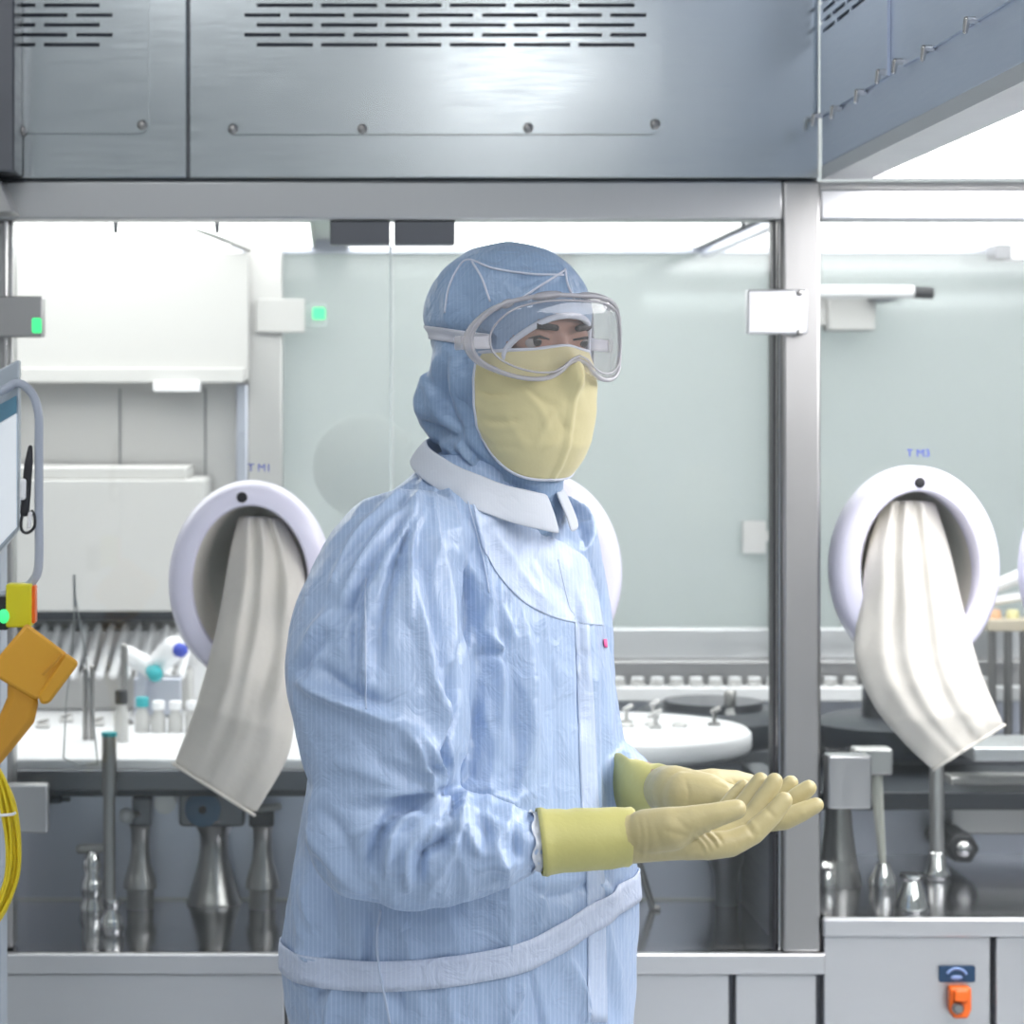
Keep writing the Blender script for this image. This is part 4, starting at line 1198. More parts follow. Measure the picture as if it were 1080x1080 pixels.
folds = [
    # shoulder gathers running down the near sleeve
    ([(452, 512), (420, 545), (385, 590), (360, 640)], 5, 6), ([(440, 505), (408, 532), (372, 575), (345, 625)], 4, 5),
    ([(446, 520), (425, 560), (405, 600), (392, 655)], 5, 5), ([(432, 540), (400, 580), (370, 640), (340, 690)], -4, 6),
    ([(452, 530), (434, 565), (430, 610), (432, 660)], 5, 4), ([(440, 548), (420, 590), (405, 650), (396, 720)], -5, 5),
    ([(425, 560), (420, 580), (434, 600)], 3, 3), ([(446, 535), (424, 572), (418, 592)], -3, 3.2),
    ([(452, 555), (470, 600), (478, 650), (482, 700)], 5, 7), ([(440, 570), (455, 620), (466, 680), (470, 740)], -5, 7),
    ([(430, 590), (444, 650), (455, 710), (462, 760)], 4, 8), ([(464, 560), (484, 585), (496, 610)], 2, 6),
    ([(480, 560), (492, 610), (494, 650), (488, 700)], -6, 6), ([(392, 600), (386, 660), (384, 720), (384, 752)], 6, 4),
    ([(376, 620), (374, 680), (376, 742)], -4, 5), ([(350, 640), (330, 670), (318, 700)], 4, 7), ([(345, 665), (326, 690), (314, 718)], -4, 5),
    ([(412, 560), (396, 610), (380, 640)], 3, 3.5), ([(478, 545), (486, 580), (498, 612), (500, 640)], 2, 5),
    # the sleeve folding over the elbow
    ([(312, 714), (345, 735), (385, 752), (424, 766)], 9, 7), ([(330, 700), (370, 728), (420, 748)], -5, 8),
    ([(424, 766), (440, 795), (452, 830), (456, 845)], 7, 4.5), ([(432, 770), (456, 800), (470, 832)], 6, 10),
    ([(478, 700), (480, 740), (472, 780), (466, 800), (474, 832)], -8, 5), ([(455, 720), (470, 760), (464, 795)], 5, 9),
    ([(370, 770), (400, 800), (440, 820)], -3, 14), ([(345, 800), (385, 815), (430, 830)], 3, 10),
    ([(455, 842), (425, 852), (402, 876), (390, 922)], -9, 6), ([(446, 856), (424, 868), (412, 890), (408, 925)], 7, 6),
    ([(462, 838), (478, 832), (482, 842), (476, 862)], -8, 4), ([(420, 856), (438, 852), (454, 850)], -5, 3.2),
    ([(481, 872), (470, 885), (448, 900), (441, 932)], -9, 5), ([(462, 868), (444, 880), (430, 900), (430, 945)], 6, 6),
    ([(478, 835), (486, 842), (484, 870), (476, 900), (455, 935)], 6, 6), ([(490, 866), (498, 890), (512, 905)], 6, 5), ([(505, 850), (514, 878), (516, 900)], -6, 6),
    ([(526, 872), (524, 895), (538, 925)], 5, 6), ([(540, 862), (546, 890), (548, 915)], -5, 5), ([(500, 920), (530, 910), (556, 912)], 4, 6), ([(486, 834), (516, 834), (545, 852)], 4, 6),
    ([(320, 870), (345, 905), (385, 945)], 4, 9), ([(332, 850), (360, 880), (380, 930)], -3, 8),
    # front of the body
    ([(496, 530), (506, 570), (514, 620), (508, 660)], 4, 4), ([(505, 600), (520, 660), (528, 720), (526, 800)], 5, 8), ([(515, 640), (540, 700), (545, 780), (540, 850)], -4, 9),
    ([(545, 600), (556, 680), (560, 760), (556, 850)], 4, 10), ([(500, 640), (507, 700), (500, 780), (495, 830)], -5, 8), ([(528, 610), (530, 640), (546, 680)], 3, 4),
    ([(580, 640), (588, 740), (590, 840), (600, 930)], -3.5, 9), ([(600, 600), (612, 670), (612, 770)], -4, 2.5), ([(618, 650), (624, 740), (630, 840), (640, 920)], 4, 7),
    ([(607, 560), (620, 590), (634, 640)], -4, 4), ([(592, 545), (612, 575), (630, 620)], 4, 4), ([(520, 560), (545, 600), (575, 640)], 3.5, 8), ([(560, 580), (590, 620), (606, 655)], -2.5, 8),
    ([(512, 665), (520, 680), (534, 686)], 4, 4), ([(500, 690), (520, 690), (536, 700)], -3, 4),
    ([(630, 700), (640, 780), (650, 880)], -3, 6), ([(600, 880), (630, 930), (655, 960)], 4, 8), ([(560, 935), (590, 945), (640, 925)], -3, 6),
    # below the belt and behind
    ([(400, 955), (400, 1000), (410, 1080)], 2, 4), ([(388, 955), (388, 1000), (380, 1060)], -5, 5), ([(415, 1030), (425, 1080)], -3, 5),
    ([(556, 1030), (545, 1055), (530, 1090)], 4, 4), ([(560, 1025), (568, 1060), (572, 1090)], -4, 4), ([(600, 1010), (612, 1050), (616, 1090)], 4, 8),
    ([(330, 900), (345, 950), (352, 1000)], -4, 8), ([(320, 930), (330, 980)], 4, 7), ([(360, 1030), (350, 1060), (345, 1090)], 4, 6), ([(340, 1030), (330, 1060)], -4, 6),
    ([(640, 1000), (648, 1050), (646, 1090)], -3, 6), ([(470, 1030), (480, 1090)], 3, 10), ([(310, 1002), (330, 1012), (352, 1008)], 4, 4), ([(308, 1036), (330, 1040), (356, 1030)], 4, 4),
]
px = pix(co)
view = co - np.array(CAM); view /= np.linalg.norm(view, axis=1)[:, None]
facing = np.clip(-(N * view).sum(1) * 3, 0, 1)
d = 2.3 * fold_field(px, [(p_, h_, w_ * .85) for p_, h_, w_ in folds]) * facing
# fans of folds running out from the gathers
def fan(c, piv, freq, amp, r0, r1, r2, ph, a_lo=-10, a_hi=10, pw=1.4):
    dx, dy = c[:, 0] - piv[0], c[:, 1] - piv[1]
    r = np.hypot(dx, dy); a = np.arctan2(dx, dy)
    x = a * freq + ph + .5 * np.sin(r / 41 + ph) + .35 * np.sin(r / 19 + 3 * a)
    wv = (1 - np.abs(np.sin(x))) ** pw - .33
    e = np.clip((r - r0) / max(r1 - r0, 1), 0, 1) * np.clip((r2 - r) / (r2 - r1 * .5 - r0 * .5), 0, 1)
    e *= np.clip((a - a_lo) / .15, 0, 1) * np.clip((a_hi - a) / .15, 0, 1)
    return amp * .001 * wv * e * (.65 + .35 * np.sin(2.3 * x + ph))
right_of = np.clip((px[:, 0] - (492 + .02 * (px[:, 1] - 600))) / 14, 0, 1)
left_of = 1 - right_of
d += left_of * facing * .0012 * np.sin(px[:, 0] / 9 + 1.4 * np.sin(px[:, 1] / 23)) * np.sin(px[:, 1] / 15 + 1.2 * np.sin(px[:, 0] / 27))
d += facing * left_of * (px[:, 1] < 860) * fan(px, (462, 462), 12, 13, 25, 80, 330, .4, -1.25, .35)
d += facing * (px[:, 0] < 500) * (px[:, 1] < 880) * fan(px, (476, 838), 6.5, 12, 6, 40, 170, 1.1)
d += facing * (px[:, 1] > 832) * (px[:, 0] < 565) * (px[:, 1] < 965) * fan(px, (470, 838), 7, 14, 4, 35, 150, 2.0)
vert = np.sin(px[:, 0] / 11.5 + .8 * np.sin(px[:, 1] / 70) + .5 * np.sin(px[:, 1] / 31 + px[:, 0] / 23))
d += facing * right_of * .0048 * ((1 - np.abs(vert)) ** 1.5 - .3) * np.clip((px[:, 1] - 560) / 80, 0, 1)
d += facing * (px[:, 1] > 930) * .0032 * ((1 - np.abs(np.sin(px[:, 0] / 17 + .9 * np.sin(px[:, 1] / 45)))) ** 1.5 - .3)
d += facing * right_of * fan(px, (575, 530), 8, 4, 15, 50, 170, .9)
# soft rumples everywhere
def rumple(c, s, ph): return np.sin(c[:, 0] * s[0] + ph) * np.sin(c[:, 1] * s[1] + 1.7 * ph + 2 * np.sin(c[:, 2] * s[2] * .5)) * np.sin(c[:, 2] * s[2] + .6 * ph + 1.5 * np.sin(c[:, 0] * s[0] * .4))
d += .0035 * rumple(co, (34, 30, 14), .7) + .0016 * rumple(co, (80, 70, 42), 2.1) + .0008 * rumple(co, (150, 140, 90), 4.0)
co2 = co + N * d[:, None]
co2 = lap(co2, ed, 1, .4)
me.vertices.foreach_set('co', co2.astype(np.float32).ravel()); me.update()
SUITBVH = bvh_world(me)
me.materials.clear()
cov = mesh_obj(me, 'coverall', SUIT, person)
cov['label'] = 'pale blue striped coverall'


def ribbon(name, mat, upper, lower, parent, bvh, lift=.002, n=8, rows=5, thick=.0006):
    """cloth strip laid on a surface between two picture lines"""
    U = spline(upper, n); Lw = spline(lower, n)
    g = []
    for i in range(len(U)):
        g.append([shoot(bvh, *(np.array(U[i]) * (1 - j / (rows - 1)) + np.array(Lw[i]) * j / (rows - 1)), lift) for j in range(rows)])
    mb = MB(); vs = [p for r in g for p in r]
    mb.add(vs, [(i * rows + j, i * rows + j + 1, (i + 1) * rows + j + 1, (i + 1) * rows + j) for i in range(len(U) - 1) for j in range(rows - 1)])
    o = mb.build(name, mat, parent, 180)
    s = o.modifiers.new('thick', 'SOLIDIFY'); s.thickness = thick; s.offset = 0
    return o


def seam(name, mat, pts, r, parent, bvh, lift=.0005, n=8, closed=False):
    q = [shoot(bvh, *p, lift) for p in spline(pts, n)]
    return MB().tube(q, r, 8).build(name, mat, parent, 180)


# belt: a ring laid round the waist, lower on the near side
mb = MB(); NB = 140; rows = 5
ax = Vector((PX(487, YBOD), YBOD, 0))
dist = np.zeros((NB, rows)); zz = np.zeros((NB, rows)); dirs = []
for i in range(NB):
    q = 2 * math.pi * i / NB
    dr = Vector((math.cos(q), math.sin(q), 0)); dirs.append(dr)
    pt = ax + dr * .2
    pxx = CX + pt.x * F / pt.y
    for j in range(rows):
        py = np.interp(pxx, [307, 405, 560, 652, 668], [1020, 1010.5, 991.5, 966, 960]) + (j / (rows - 1) - .5) * 31
        zz[i, j] = PZ(py, YBOD - .12)
        h = SUITBVH.ray_cast(ax + dr * .6 + Vector((0, 0, zz[i, j])), -dr)
        dist[i, j] = (h[0] - ax).dot(dr) if h[0] is not None else .2
for _ in range(2): dist = np.maximum(dist, (np.roll(dist, 1, 0) + np.roll(dist, -1, 0)) / 2)
dist = np.maximum(dist, dist.max(1)[:, None] - .012)
for _ in range(2): dist = (dist * 2 + np.roll(dist, 1, 0) + np.roll(dist, -1, 0)) / 4
sm = [[ax + dirs[i] * (dist[i, j] + .0022 + .0006 * abs(math.sin(i * 1.7 + j))) + Vector((0, 0, zz[i, j])) for j in range(rows)] for i in range(NB)]
mb.add([Vector(p) for r in sm for p in r], [(i * rows + j, i * rows + j + 1, ((i + 1) % NB) * rows + j + 1, ((i + 1) % NB) * rows + j) for i in range(NB) for j in range(rows - 1)])
o = mb.build('belt', BELTM, cov, 180)
s = o.modifiers.new('thick', 'SOLIDIFY'); s.thickness = .0015; s.offset = 0
seam('side_seam', STITCH, [(402, 960), (398, 985), (400, 1020), (412, 1082)], .0014, cov, SUITBVH)
seam('side_seam', STITCH, [(386, 610), (385, 690), (386, 748)], .0010, cov, SUITBVH)
seam('front_seam', STITCH, [(493, 527), (502, 560), (510, 590), (516, 625)], .0010, cov, SUITBVH)
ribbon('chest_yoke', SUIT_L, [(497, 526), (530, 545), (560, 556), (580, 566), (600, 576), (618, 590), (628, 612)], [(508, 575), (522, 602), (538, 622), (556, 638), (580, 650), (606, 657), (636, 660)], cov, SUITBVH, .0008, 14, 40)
ribbon('placket', SUIT_L, [(606, 656), (609, 740), (612, 830), (618, 930), (620, 1078)], [(621, 658), (626, 740), (630, 830), (637, 930), (640, 1078)], cov, SUITBVH, .0008, 14, 6)  # paler strip stands in for light reflected down the placket
seam('front_seam', STITCH, [(588, 590), (600, 640), (606, 656), (610, 740), (611, 765)], .0011, cov, SUITBVH)
ribbon('badge', PINK, [(635, 674), (638, 674)], [(636, 683), (639, 683)], cov, SUITBVH, .002, 3, 3)

# knitted collar: a tilted open band round the neck
mb = MB(); NC = 72; rows = 6; g = []
cc = Vector((PX(521, 2.72), 2.72, 0))
for i in range(NC + 1):
    q = math.radians(5) + (2 * math.pi - math.radians(14)) * i / NC   # opening at the front
    ca, sa = math.cos(q), math.sin(q)
    dr = f3 * ca - r3 * sa
    rw = []
    for j in range(rows):
        u = j / (rows - 1)
        rr = .0745 + .019 * u + .0015 * math.sin(u * math.pi)
        zt = PZ(490, 2.72) - .031 * ca; zb = PZ(521, 2.72) - .042 * ca
        zz = zt + (zb - zt) * u
        h = SUITBVH.ray_cast(cc + dr * .30 + Vector((0, 0, zz)), -dr)
        if h[0] is not None:
            dist = (h[0] - cc - Vector((0, 0, zz))).dot(dr)
            if dist < rr + .022: rr = max(rr, dist + .0035)
        rw.append(cc + dr * rr + Vector((0, 0, zz + .001 * math.sin(q * 9))))
    g.append(rw)
gs = np.array(g)
for _ in range(5): gs[1:-1] = np.maximum(0, 1) * (gs[1:-1] * 2 + gs[:-2] + gs[2:]) / 4
g = [[Vector(p) + (Vector((p[0], p[1], 0)) - cc).normalized() * .002 for p in r] for r in gs]
mb.add([p for r in g for p in r], [(i * rows + j, i * rows + j + 1, (i + 1) * rows + j + 1, (i + 1) * rows + j) for i in range(NC) for j in range(rows - 1)])
o = mb.build('collar', KNIT, cov, 180)
s = o.modifiers.new('thick', 'SOLIDIFY'); s.thickness = .003; s.offset = 0
s = o.modifiers.new('sub', 'SUBSURF'); s.levels = 1; s.render_levels = 1
o['label'] = 'whitish knitted collar band'

# hood ------------------------------------------------------------------------
b = MB()
b.ell((0, -.008, .030), (.086, .109, .083), 36, 24, MH)
b.ell((0, .016, -.030), (.074, .080, .098), 32, 20, MH)
b.ell((0, -.012, -.03), (.084, .088, .070), 32, 20, MH)
b.ell((0, -.058, -.070), (.078, .068, .060), 32, 20, MH)
b.cap(HW(0, -.02, -.075), HW(.0, -.012, -.185), .072, .066, 28)
b.cap(HW(0, .02, -.125), HW(0, .0, -.17), .052, .055, 24)
me, co, ed = voxel(b, .0034, 6)
N = normals(me)
lc = (np.linalg.inv(np.array(MH)) @ np.c_[co, np.ones(len(co))].T).T[:, :3]
hf = [
    ([(456, 345), (470, 357), (490, 372)], -5, 6), ([(478, 290), (472, 310), (470, 345)], 2.5, 4), ([(490, 275), (520, 283), (560, 288), (590, 291)], 2.5, 3),
    ([(530, 285), (560, 296), (580, 292)], -2.5, 7), ([(545, 318), (570, 300), (594, 287)], 3, 4), ([(597, 288), (598, 300), (602, 316)], 3, 3), ([(610, 290), (616, 304)], -2, 4),
    ([(500, 280), (510, 300), (518, 320)], 2, 4), ([(485, 300), (495, 330)], -2, 8),
    ([(462, 372), (450, 400), (440, 425), (446, 452)], 4, 6), ([(470, 372), (466, 400), (472, 430), (488, 462)], -6, 5), ([(476, 376), (480, 410), (490, 440)], 4, 5),
    ([(450, 390), (456, 420), (470, 450)], 4, 5), ([(436, 440), (455, 452), (478, 462), (490, 466)], -6, 5), ([(444, 455), (462, 468), (480, 480)], 5, 4),
    ([(462, 462), (480, 480), (500, 500), (525, 515)], -5, 4), ([(486, 466), (504, 486), (530, 505)], -6, 3.2), ([(478, 462), (494, 484), (516, 502), (540, 514)], 5, 3.5),
    ([(466, 470), (474, 490), (488, 500)], -4, 3.5), ([(492, 375), (488, 395)], -4, 4), ([(455, 420), (470, 440), (484, 452)], -4, 4),
    ([(530, 508), (550, 516), (566, 518)], -4, 3),
]
view = co - np.array(CAM); view /= np.linalg.norm(view, axis=1)[:, None]
facing = np.clip(-(N * view).sum(1) * 3, 0, 1)
d = 1.6 * fold_field(pix(co), hf) * facing + .0012 * rumple(co, (70, 64, 50), 1.0) + .0006 * rumple(co, (150, 130, 110), 3.0)
# elastic strap pulls the cloth in around the head
d -= .0045 * np.exp(-((lc[:, 2] - .004 + .06 * (lc[:, 1])) / .008) ** 2) * (lc[:, 1] < .05)
co = co + N * d[:, None]
co = lap(co, ed, 1, .4)
me.vertices.foreach_set('co', co.astype(np.float32).ravel()); me.update()
HOODBVH = bvh_world(me)
lc = (np.linalg.inv(np.array(MH)) @ np.c_[co, np.ones(len(co))].T).T[:, :3]
half = [(0, .0265), (.018, .0245), (.034, .018), (.047, .007), (.056, -.006), (.061, -.020), (.054, -.036), (.030, -.046), (0, -.048)]
openp = spline(half, 4)
openp = [tuple(p) for p in openp] + [(-p[0], p[1]) for p in openp[-2:0:-1]]
ins = inpoly(lc[:, [0, 2]], openp) & (lc[:, 1] > .0)
bm = bmesh.new(); bm.from_mesh(me); bm.verts.ensure_lookup_table()
dead = [v for v in bm.verts if ins[v.index]]
bmesh.ops.delete(bm, geom=dead, context='VERTS')
bm.to_mesh(me); bm.free(); me.update()
hood = mesh_obj(me, 'hood', HOODM, person)
hood['label'] = 'blue cloth hood with pale seams'
iMH = MH.inverted()
def on_hood(u, w, lift=.0015):
    h = HOODBVH.ray_cast(MH @ Vector((u, .3, w)), -HF)
    return (h[0] if h[0] is not None else HW(u, .05, w)) + HF * lift
ep = [on_hood(u, w, .0015) for u, w in openp]
for _ in range(2): ep = [(ep[i - 1] + ep[i] * 2 + ep[(i + 1) % len(ep)]) / 4 for i in range(len(ep))]
MB().tube(ep, .0036, 10, closed=True).build('face_edge_piping', PIPING, hood, 180)
for pts in ([(469, 330), (473, 305), (482, 285), (494, 274), (520, 283), (560, 289), (594, 290)], [(498, 276), (508, 293), (517, 318)], [(548, 316), (572, 300), (596, 285)], [(596, 284), (599, 300), (606, 318)]):
    seam('hood_seam', PIPING, pts, .0013, hood, HOODBVH, .0003)

# face mask -------------------------------------------------------------------
NU, NV = 64, 44
g = []
for i in range(NV):
    t = i / (NV - 1)
    row = []
    for k in range(NU):
        s = -1 + 2 * k / (NU - 1)
        wt = -.011 + .004 * math.exp(-(s / .25) ** 2) - .003 * s * s
        wb = -.154 + .046 * abs(s) ** 2.8
        w = wt + (wb - wt) * t
        U_ = np.interp(t, [0, .3, .6, .85, 1], [.070, .0755, .0745, .069, .060])
        Vf = np.interp(t, [0, .12, .28, .5, .75, .9, 1], [.0900, .099, .1035, .102, .095, .082, .069])
        q = s * math.radians(86)
        u = U_ * math.sin(q) / math.sin(math.radians(86))
        v = .014 + (Vf - .014) * max(math.cos(q), 0) ** .72
        v += (.019 * math.exp(-(u / .014) ** 2) * math.exp(-((w + .035) / .022) ** 2))      # nose
        v += .004 * math.exp(-(u / .0035) ** 2) * (1 if t > .3 else t / .3)                  # centre seam
        row.append(HW(u, v, w))
    g.append(row)
vs = [p for r in g for p in r]
fs = [(i * NU + k, i * NU + k + 1, (i + 1) * NU + k + 1, (i + 1) * NU + k) for i in range(NV - 1) for k in range(NU - 1)]
A = np.array(vs); pxm = pix(A)
mf = [([(504, 412), (520, 416), (538, 414)], -2.2, 2.2), ([(506, 419), (522, 422), (540, 420)], 1.6, 3), ([(508, 442), (525, 444), (548, 443)], -2.2, 2.2), ([(506, 450), (530, 452), (552, 448)], 1.5, 3),
      ([(500, 460), (525, 470), (550, 472)], -1.8, 3), ([(552, 412), (570, 432), (580, 460)], 1.5, 3), ([(548, 402), (568, 420), (590, 430)], -1.5, 3), ([(565, 470), (580, 440), (598, 424)], 1.6, 3),
      ([(586, 430), (592, 445), (604, 460)], -1.6, 2.5), ([(570, 480), (586, 466), (600, 462)], 1.4, 3), ([(520, 482), (545, 490), (570, 488)], -1.6, 3), ([(530, 430), (545, 458), (560, 480)], 1.2, 4)]
dm = 1.7 * fold_field(pxm, mf) + .0009 * rumple(A, (120, 110, 90), .3)
nrm = np.array([(Vector(p) - HW(0, .01, 0)).normalized() for p in vs]); nrm[:, 2] = 0
A = A + nrm * dm[:, None]
mb = MB().add([Vector(p) for p in A], fs)
mask = mb.build('face_mask', MASKM, person, 180)
s = mask.modifiers.new('thick', 'SOLIDIFY'); s.thickness = .0022; s.offset = 0
mask['label'] = 'pale yellow cloth face mask'
G = [[Vector(A[i * NU + k]) for k in range(NU)] for i in range(NV)]
rimp = G[0] + [G[i][-1] for i in range(1, NV)] + G[-1][-2::-1] + [G[i][0] for i in range(NV - 2, 0, -1)]
MB().tube(rimp, .0023, 8, closed=True).build('mask_binding', PIPING, mask, 180)

# goggles ---------------------------------------------------------------------
outl = [(0, .0475), (.03, .0475), (.06, .044), (.085, .035), (.102, .016), (.107, -.004), (.101, -.023), (.084, -.036), (.062, -.043), (.040, -.043), (.024, -.036), (.013, -.027), (0, -.022)]
sp = [tuple(p) for p in spline(outl, 5)]
outl = sp + [(-p[0], p[1]) for p in sp[-2:0:-1]]
def gv(u, w, bul=0.0): return .114 - .052 * (abs(u) / .107) ** 2.2 + bul
goggles = thing('goggles', None, None, HW(0, .09, 0)); del goggles['label']; del goggles['category']
goggles.parent = person; goggles.matrix_parent_inverse = world_of(person).inverted(); WORLD[goggles.name] = world_of(goggles)
front_r = [HW(u, gv(u, w), w) for u, w in outl]
mb = MB(); rg = []
for sc2 in (1.0, .93, .84, .7, .5, .3, .12):
    rg.append([HW(u * sc2, gv(u * sc2, w, .004 * (1 - sc2 ** 4)), .006 + (w - .006) * sc2) for u, w in outl])
mb.rings(rg, cap=False); mb.add(rg[-1], [tuple(range(len(outl)))])
mb.build('lens', GOGGLE, goggles, 180)
mb = MB(); rg = []
for sc2, dv in ((1.0, 0), (1.03, -.006), (1.0, -.014), (.95, -.022), (.86, -.030)):
    rg.append([HW(u * sc2, gv(u, w) + dv, .004 + (w - .004) * sc2) for u, w in outl])
mb.rings(rg, cap=False); mb.build('frame', GOGGLE_F, goggles, 180)
rimo = MB().tube(front_r, .0026, 10, closed=True).build('front_rim', GOGGLE_R, goggles, 180)
lb = [HW(u * .88, gv(u * .88, w) + .0035, .006 + (w - .006) * .86) for u, w in outl]
MB().tube(lb, .0012, 8, closed=True).build('lens_border', GOGGLE_R, goggles, 180)
inn = [HW(u * .86, gv(u, w) - .030, .004 + (w - .004) * .86) for u, w in outl]
MB().tube(inn, .0022, 8, closed=True).build('inner_rim', GOGGLE_R, goggles, 180)
for s_ in (-1, 1):
    MB().ell((0, 0, 0), (.022, .010, .0052), 20, 10, MH @ Matrix.Translation((s_ * .034, gv(.034, 0) - .008, .047)) @ Matrix.Rotation(s_ * .13, 4, 'Y')).build('vent_cap', GOGGLE_R, goggles, 180)
    MB().ell((0, 0, 0), (.009, .007, .0048), 16, 10, MH @ Matrix.Translation((s_ * .074, gv(.074, 0) - .008, .038)) @ Matrix.Rotation(s_ * .4, 4, 'Y')).build('vent_cap', GOGGLE_R, goggles, 180)
    MB().rbox(-.003, .003, -.008, .004, -.008, .008, .003, 3, 'y', 0, MH @ Matrix.Translation((s_ * .107, gv(.107, 0) - .018, -.004))).build('strap_clip', GOGGLE_F, goggles)
# strap round the back of the hood
mb = MB(); g = []; n = 60
a0 = math.radians(28)
for i in range(n + 1):
    q = a0 + (2 * math.pi - 2 * a0) * i / n
    dr = (HF * math.cos(q) - HL * math.sin(q))
    w = -.006 + .020 * (1 - math.cos(q)) / 2
    row = []
    for j in range(5):
        ww = w + (j / 4 - .5) * .015
        h = HOODBVH.ray_cast(HW(0, -.0, ww) + dr * .4, -dr)
        p = h[0] + dr * .0022 if h[0] is not None else HW(0, 0, ww) + dr * .1
        if i < 5 or i > n - 5:
            k = min(i, n - i) / 5
            sd = -1 if i < 5 else 1
            e = HW(sd * .104, gv(.104, 0) - .02, -.004 + (j / 4 - .5) * .013)
            p = e.lerp(p, k)
        row.append(p)
    g.append(row)
sm = np.array(g)
for _ in range(2): sm[1:-1] = (sm[1:-1] + sm[:-2] + sm[2:]) / 3
mb.add([Vector(p) for r in sm for p in r], [(i * 5 + j, i * 5 + j + 1, (i + 1) * 5 + j + 1, (i + 1) * 5 + j) for i in range(n) for j in range(4)])
o = mb.build('strap', plain('strap_elastic', (.70, .70, .76), .6), goggles, 180)
s = o.modifiers.new('thick', 'SOLIDIFY'); s.thickness = .0022; s.offset = 0

# gloves ----------------------------------------------------------------------
def chainp(b, pts):
    b.chain([P(x, y, Y) for x, y, Y, r in pts], [p[3] for p in pts], 18)


b = MB()
for m_ in ((746, 892, 2.455, .0150), (750, 890, 2.476, .0150), (747, 887, 2.497, .0145), (741, 882, 2.516, .0135)):
    chainp(b, [(660, 883, 2.47 + (m_[2] - 2.475) * .3, .0275), (700, 884, 2.47 + (m_[2] - 2.475) * .6, .0235), (725, 888, m_[2], .019), m_])
chainp(b, [(682, 878, 2.452, .024), (708, 874, 2.440, .0225), (732, 866, 2.434, .0165), (757, 859, 2.430, .0125), (777, 853.5, 2.431, .0105)])
chainp(b, [(746, 892, 2.455, .0150), (770, 890, 2.458, .0138), (794, 879, 2.462, .0118), (814, 860, 2.466, .0108), (827, 844, 2.469, .0092)])
chainp(b, [(750, 890, 2.476, .0150), (778, 878, 2.482, .0130), (794, 862, 2.486, .0118), (808, 840, 2.49, .0108), (817, 824, 2.492, .0092)])
chainp(b, [(747, 887, 2.497, .0145), (770, 868, 2.502, .0128), (780, 856, 2.506, .0115), (794, 836, 2.51, .0106), (802, 823, 2.512, .0090)])
chainp(b, [(741, 882, 2.516, .0135), (756, 866, 2.522, .0118), (765, 855, 2.527, .0108), (776, 840, 2.532, .0098), (784, 830, 2.534, .0085)])
me, co, ed = voxel(b, .0019, 5)
N = normals(me)
gf = [([(728, 884), (738, 890), (744, 902)], -1.6, 1.6), ([(734, 879), (744, 888), (750, 900)], -1.8, 1.5), ([(740, 876), (751, 886), (757, 896)], -1.8, 1.5), ([(748, 874), (757, 882), (763, 892)], -1.4, 1.5),
      ([(731, 880), (741, 889), (747, 901)], 1.2, 1.5), ([(744, 875), (754, 884), (760, 894)], 1.2, 1.5), ([(700, 876), (716, 880), (726, 882)], -1.2, 3),
      ([(712, 862), (722, 872), (728, 878)], -.8, 3), ([(784, 866), (790, 874), (796, 884)], -1.4, 1.6), ([(788, 862), (795, 870), (800, 878)], .9, 2), ([(806, 850), (813, 858), (820, 864)], -.9, 1.6),
      ([(672, 858), (676, 880), (674, 908)], -1.0, 2), ([(680, 860), (684, 884), (682, 908)], -.8, 2), ([(690, 866), (696, 890), (700, 908)], -.6, 2.5), ([(676, 900), (700, 904), (725, 906)], -.6, 2.5)]
co = co + N * fold_field(pix(co), gf)[:, None]
co = lap(co, ed, 1, .3)
me.vertices.foreach_set('co', co.astype(np.float32).ravel()); me.update()
gR = mesh_obj(me, 'glove', GLOVE, person)
b = MB()
for m_ in ((786, 858, 2.575, .0145), (790, 854, 2.598, .0150), (792, 850, 2.622, .0150), (788, 844, 2.645, .0145)):
    chainp(b, [(704, 833, 2.65, .0270), (712, 834, 2.63 + (m_[2] - 2.61) * .3, .0275), (745, 838, 2.62 + (m_[2] - 2.61) * .6, .0235), (768, 846, m_[2], .0185), m_])
chainp(b, [(722, 838, 2.605, .026), (752, 842, 2.59, .0235), (775, 846, 2.585, .018)])
chainp(b, [(728, 836, 2.66, .024), (752, 830, 2.672, .021), (775, 826, 2.68, .015), (790, 826, 2.684, .011)])
chainp(b, [(786, 858, 2.575, .0145), (806, 866, 2.568, .0125), (828, 864, 2.562, .0115), (846, 856, 2.56, .0105), (861, 849, 2.56, .0085)])
chainp(b, [(790, 854, 2.598, .0150), (812, 860, 2.592, .0132), (830, 850, 2.588, .0118), (843, 839, 2.586, .0108), (853, 831, 2.585, .0090)])
chainp(b, [(792, 850, 2.622, .0150), (808, 852, 2.618, .0132), (820, 842, 2.615, .0118), (829, 833, 2.613, .0105), (834, 826, 2.612, .0090)])
chainp(b, [(788, 844, 2.645, .0145), (802, 840, 2.648, .0125), (810, 832, 2.65, .0112), (815, 826, 2.652, .009)])
me, co, ed = voxel(b, .0019, 5)
N = normals(me)
co = co + N * fold_field(pix(co), [([(764, 822), (772, 830), (778, 842)], -1.2, 2), ([(770, 820), (778, 828), (784, 838)], -1.2, 2), ([(722, 820), (726, 836), (724, 850)], -1, 2.4), ([(748, 824), (764, 830), (780, 832)], -.8, 2.5)])[:, None]
me.vertices.foreach_set('co', co.astype(np.float32).ravel()); me.update()
gL = mesh_obj(me, 'glove', GLOVE, person)


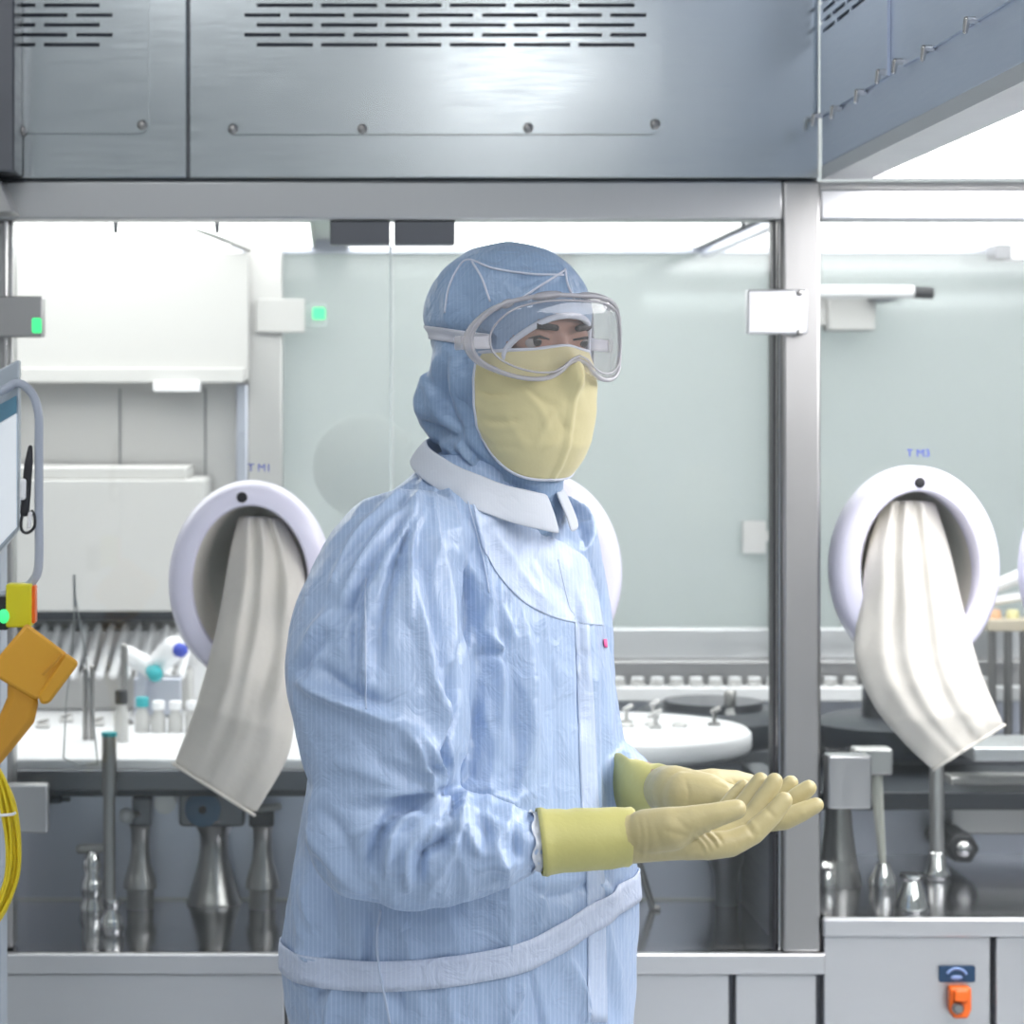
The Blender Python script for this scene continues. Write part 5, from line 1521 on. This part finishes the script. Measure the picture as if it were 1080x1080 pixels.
def cuff(spec, parent, name='cuff'):
    rg = []
    for px, py, Y, hh, dr, tilt in spec:
        c = P(px, py, Y); R2 = hh * Y / F
        rg.append([c + Vector((tilt * math.sin(q) * Y / F, dr * math.cos(q), R2 * math.sin(q))) for q in [2 * math.pi * k / 48 for k in range(48)]])
    mb = MB().rings(rg, cap=False)
    o = mb.build(name, CUFFM, parent, 180)
    s = o.modifiers.new('thick', 'SOLIDIFY'); s.thickness = .0012; s.offset = 0
    return o


c_ = cuff([(568.5, 888, 2.47, 34.5, .038, -3), (574, 888, 2.47, 35.5, .039, -3), (578, 888, 2.47, 33.8, .037, -2), (590, 887, 2.47, 33, .0365, 1), (596, 887, 2.47, 32.2, .036, 2), (606, 886, 2.47, 32.8, .036, 1), (628, 885, 2.47, 31.8, .0345, 0), (645, 884, 2.47, 32, .034, 2),
           (658, 883, 2.47, 30.5, .0325, 2), (664, 882.5, 2.47, 30.8, .033, 2), (667, 882.5, 2.47, 28.5, .030, 2)], gR)
c_['label'] = 'brighter yellow glove cuff'
cuff([(640, 822, 2.76, 28, .036, 0), (655, 825, 2.72, 30, .036, 0), (664, 828, 2.70, 27, .034, 0), (676, 830, 2.685, 27.5, .0335, 2), (684, 831, 2.68, 24.5, .031, 2), (692, 832, 2.67, 26.5, .032, 3), (702, 833, 2.65, 24.5, .0305, 3), (711, 834, 2.64, 26, .031, 3), (716, 834.5, 2.635, 24.5, .029, 3)], gL)
for pts, Y in (([(566, 858), (561, 868), (566, 880), (560, 893), (565, 905), (562, 915)], 2.435),):
    pass
rg = []
for px, hh, dr in ((560, 33, .040), (564, 30, .036), (567, 31.5, .037), (571, 29, .034)):
    c = P(px, 888, 2.47)
    rg.append([c + Vector((.002 * math.sin(7 * q), (dr + .0012 * math.sin(13 * q)) * math.cos(q), hh * 2.47 / F * (1 + .03 * math.sin(11 * q)) * math.sin(q))) for q in [2 * math.pi * k / 64 for k in range(64)]])
MB().rings(rg, cap=False).build('knit_cuff', KNIT, cov, 180)

# boots -----------------------------------------------------------------------
for an in (anR, anL):
    b = MB()
    b.cap(an + Vector((0, 0, .10)), an + Vector((0, 0, -.02)), .062, .056, 20)
    b.chain([an + Vector((0, 0, -.045)) - f3 * .03, an + Vector((0, 0, -.05)) + f3 * .08, an + Vector((0, 0, -.058)) + f3 * .16], [.05, .048, .04], 20)
    me, co, ed = voxel(b, .006, 4)
    co[:, 2] = np.maximum(co[:, 2], .004)
    me.vertices.foreach_set('co', co.astype(np.float32).ravel()); me.update()
    mesh_obj(me, 'boot', BOOT, person)

# ================================================================= LIGHT, CAMERA
w = bpy.data.worlds.new('room_air'); SC.world = w; w.use_nodes = True
w.node_tree.nodes['Background'].inputs['Color'].default_value = (.90, .95, 1, 1)
w.node_tree.nodes['Background'].inputs['Strength'].default_value = .34

cam = bpy.data.cameras.new('camera'); co_ = bpy.data.objects.new('camera', cam); COL.objects.link(co_)
co_.location = CAM; co_.rotation_euler = (math.pi / 2, 0, 0)
cam.sensor_width = 36; cam.lens = F / 1080 * 36
cam.shift_x = (540 - CX) / 1080; cam.shift_y = -(540 - CY) / 1080
cam.dof.use_dof = True; cam.dof.focus_distance = 2.58; cam.dof.aperture_fstop = 7.5; cam.clip_start = .05
SC.camera = co_

v = SC.view_settings
v.view_transform = 'Standard'; v.look = 'None'; v.gamma = 1; v.use_curve_mapping = False
v.exposure = 0.0
SC.display_settings.display_device = 'sRGB'
SC.cycles.max_bounces = 8; SC.cycles.transparent_max_bounces = 24; SC.cycles.glossy_bounces = 5; SC.cycles.diffuse_bounces = 4
SC.cycles.caustics_reflective = False; SC.cycles.caustics_refractive = False
SC.cycles.sample_clamp_indirect = 4
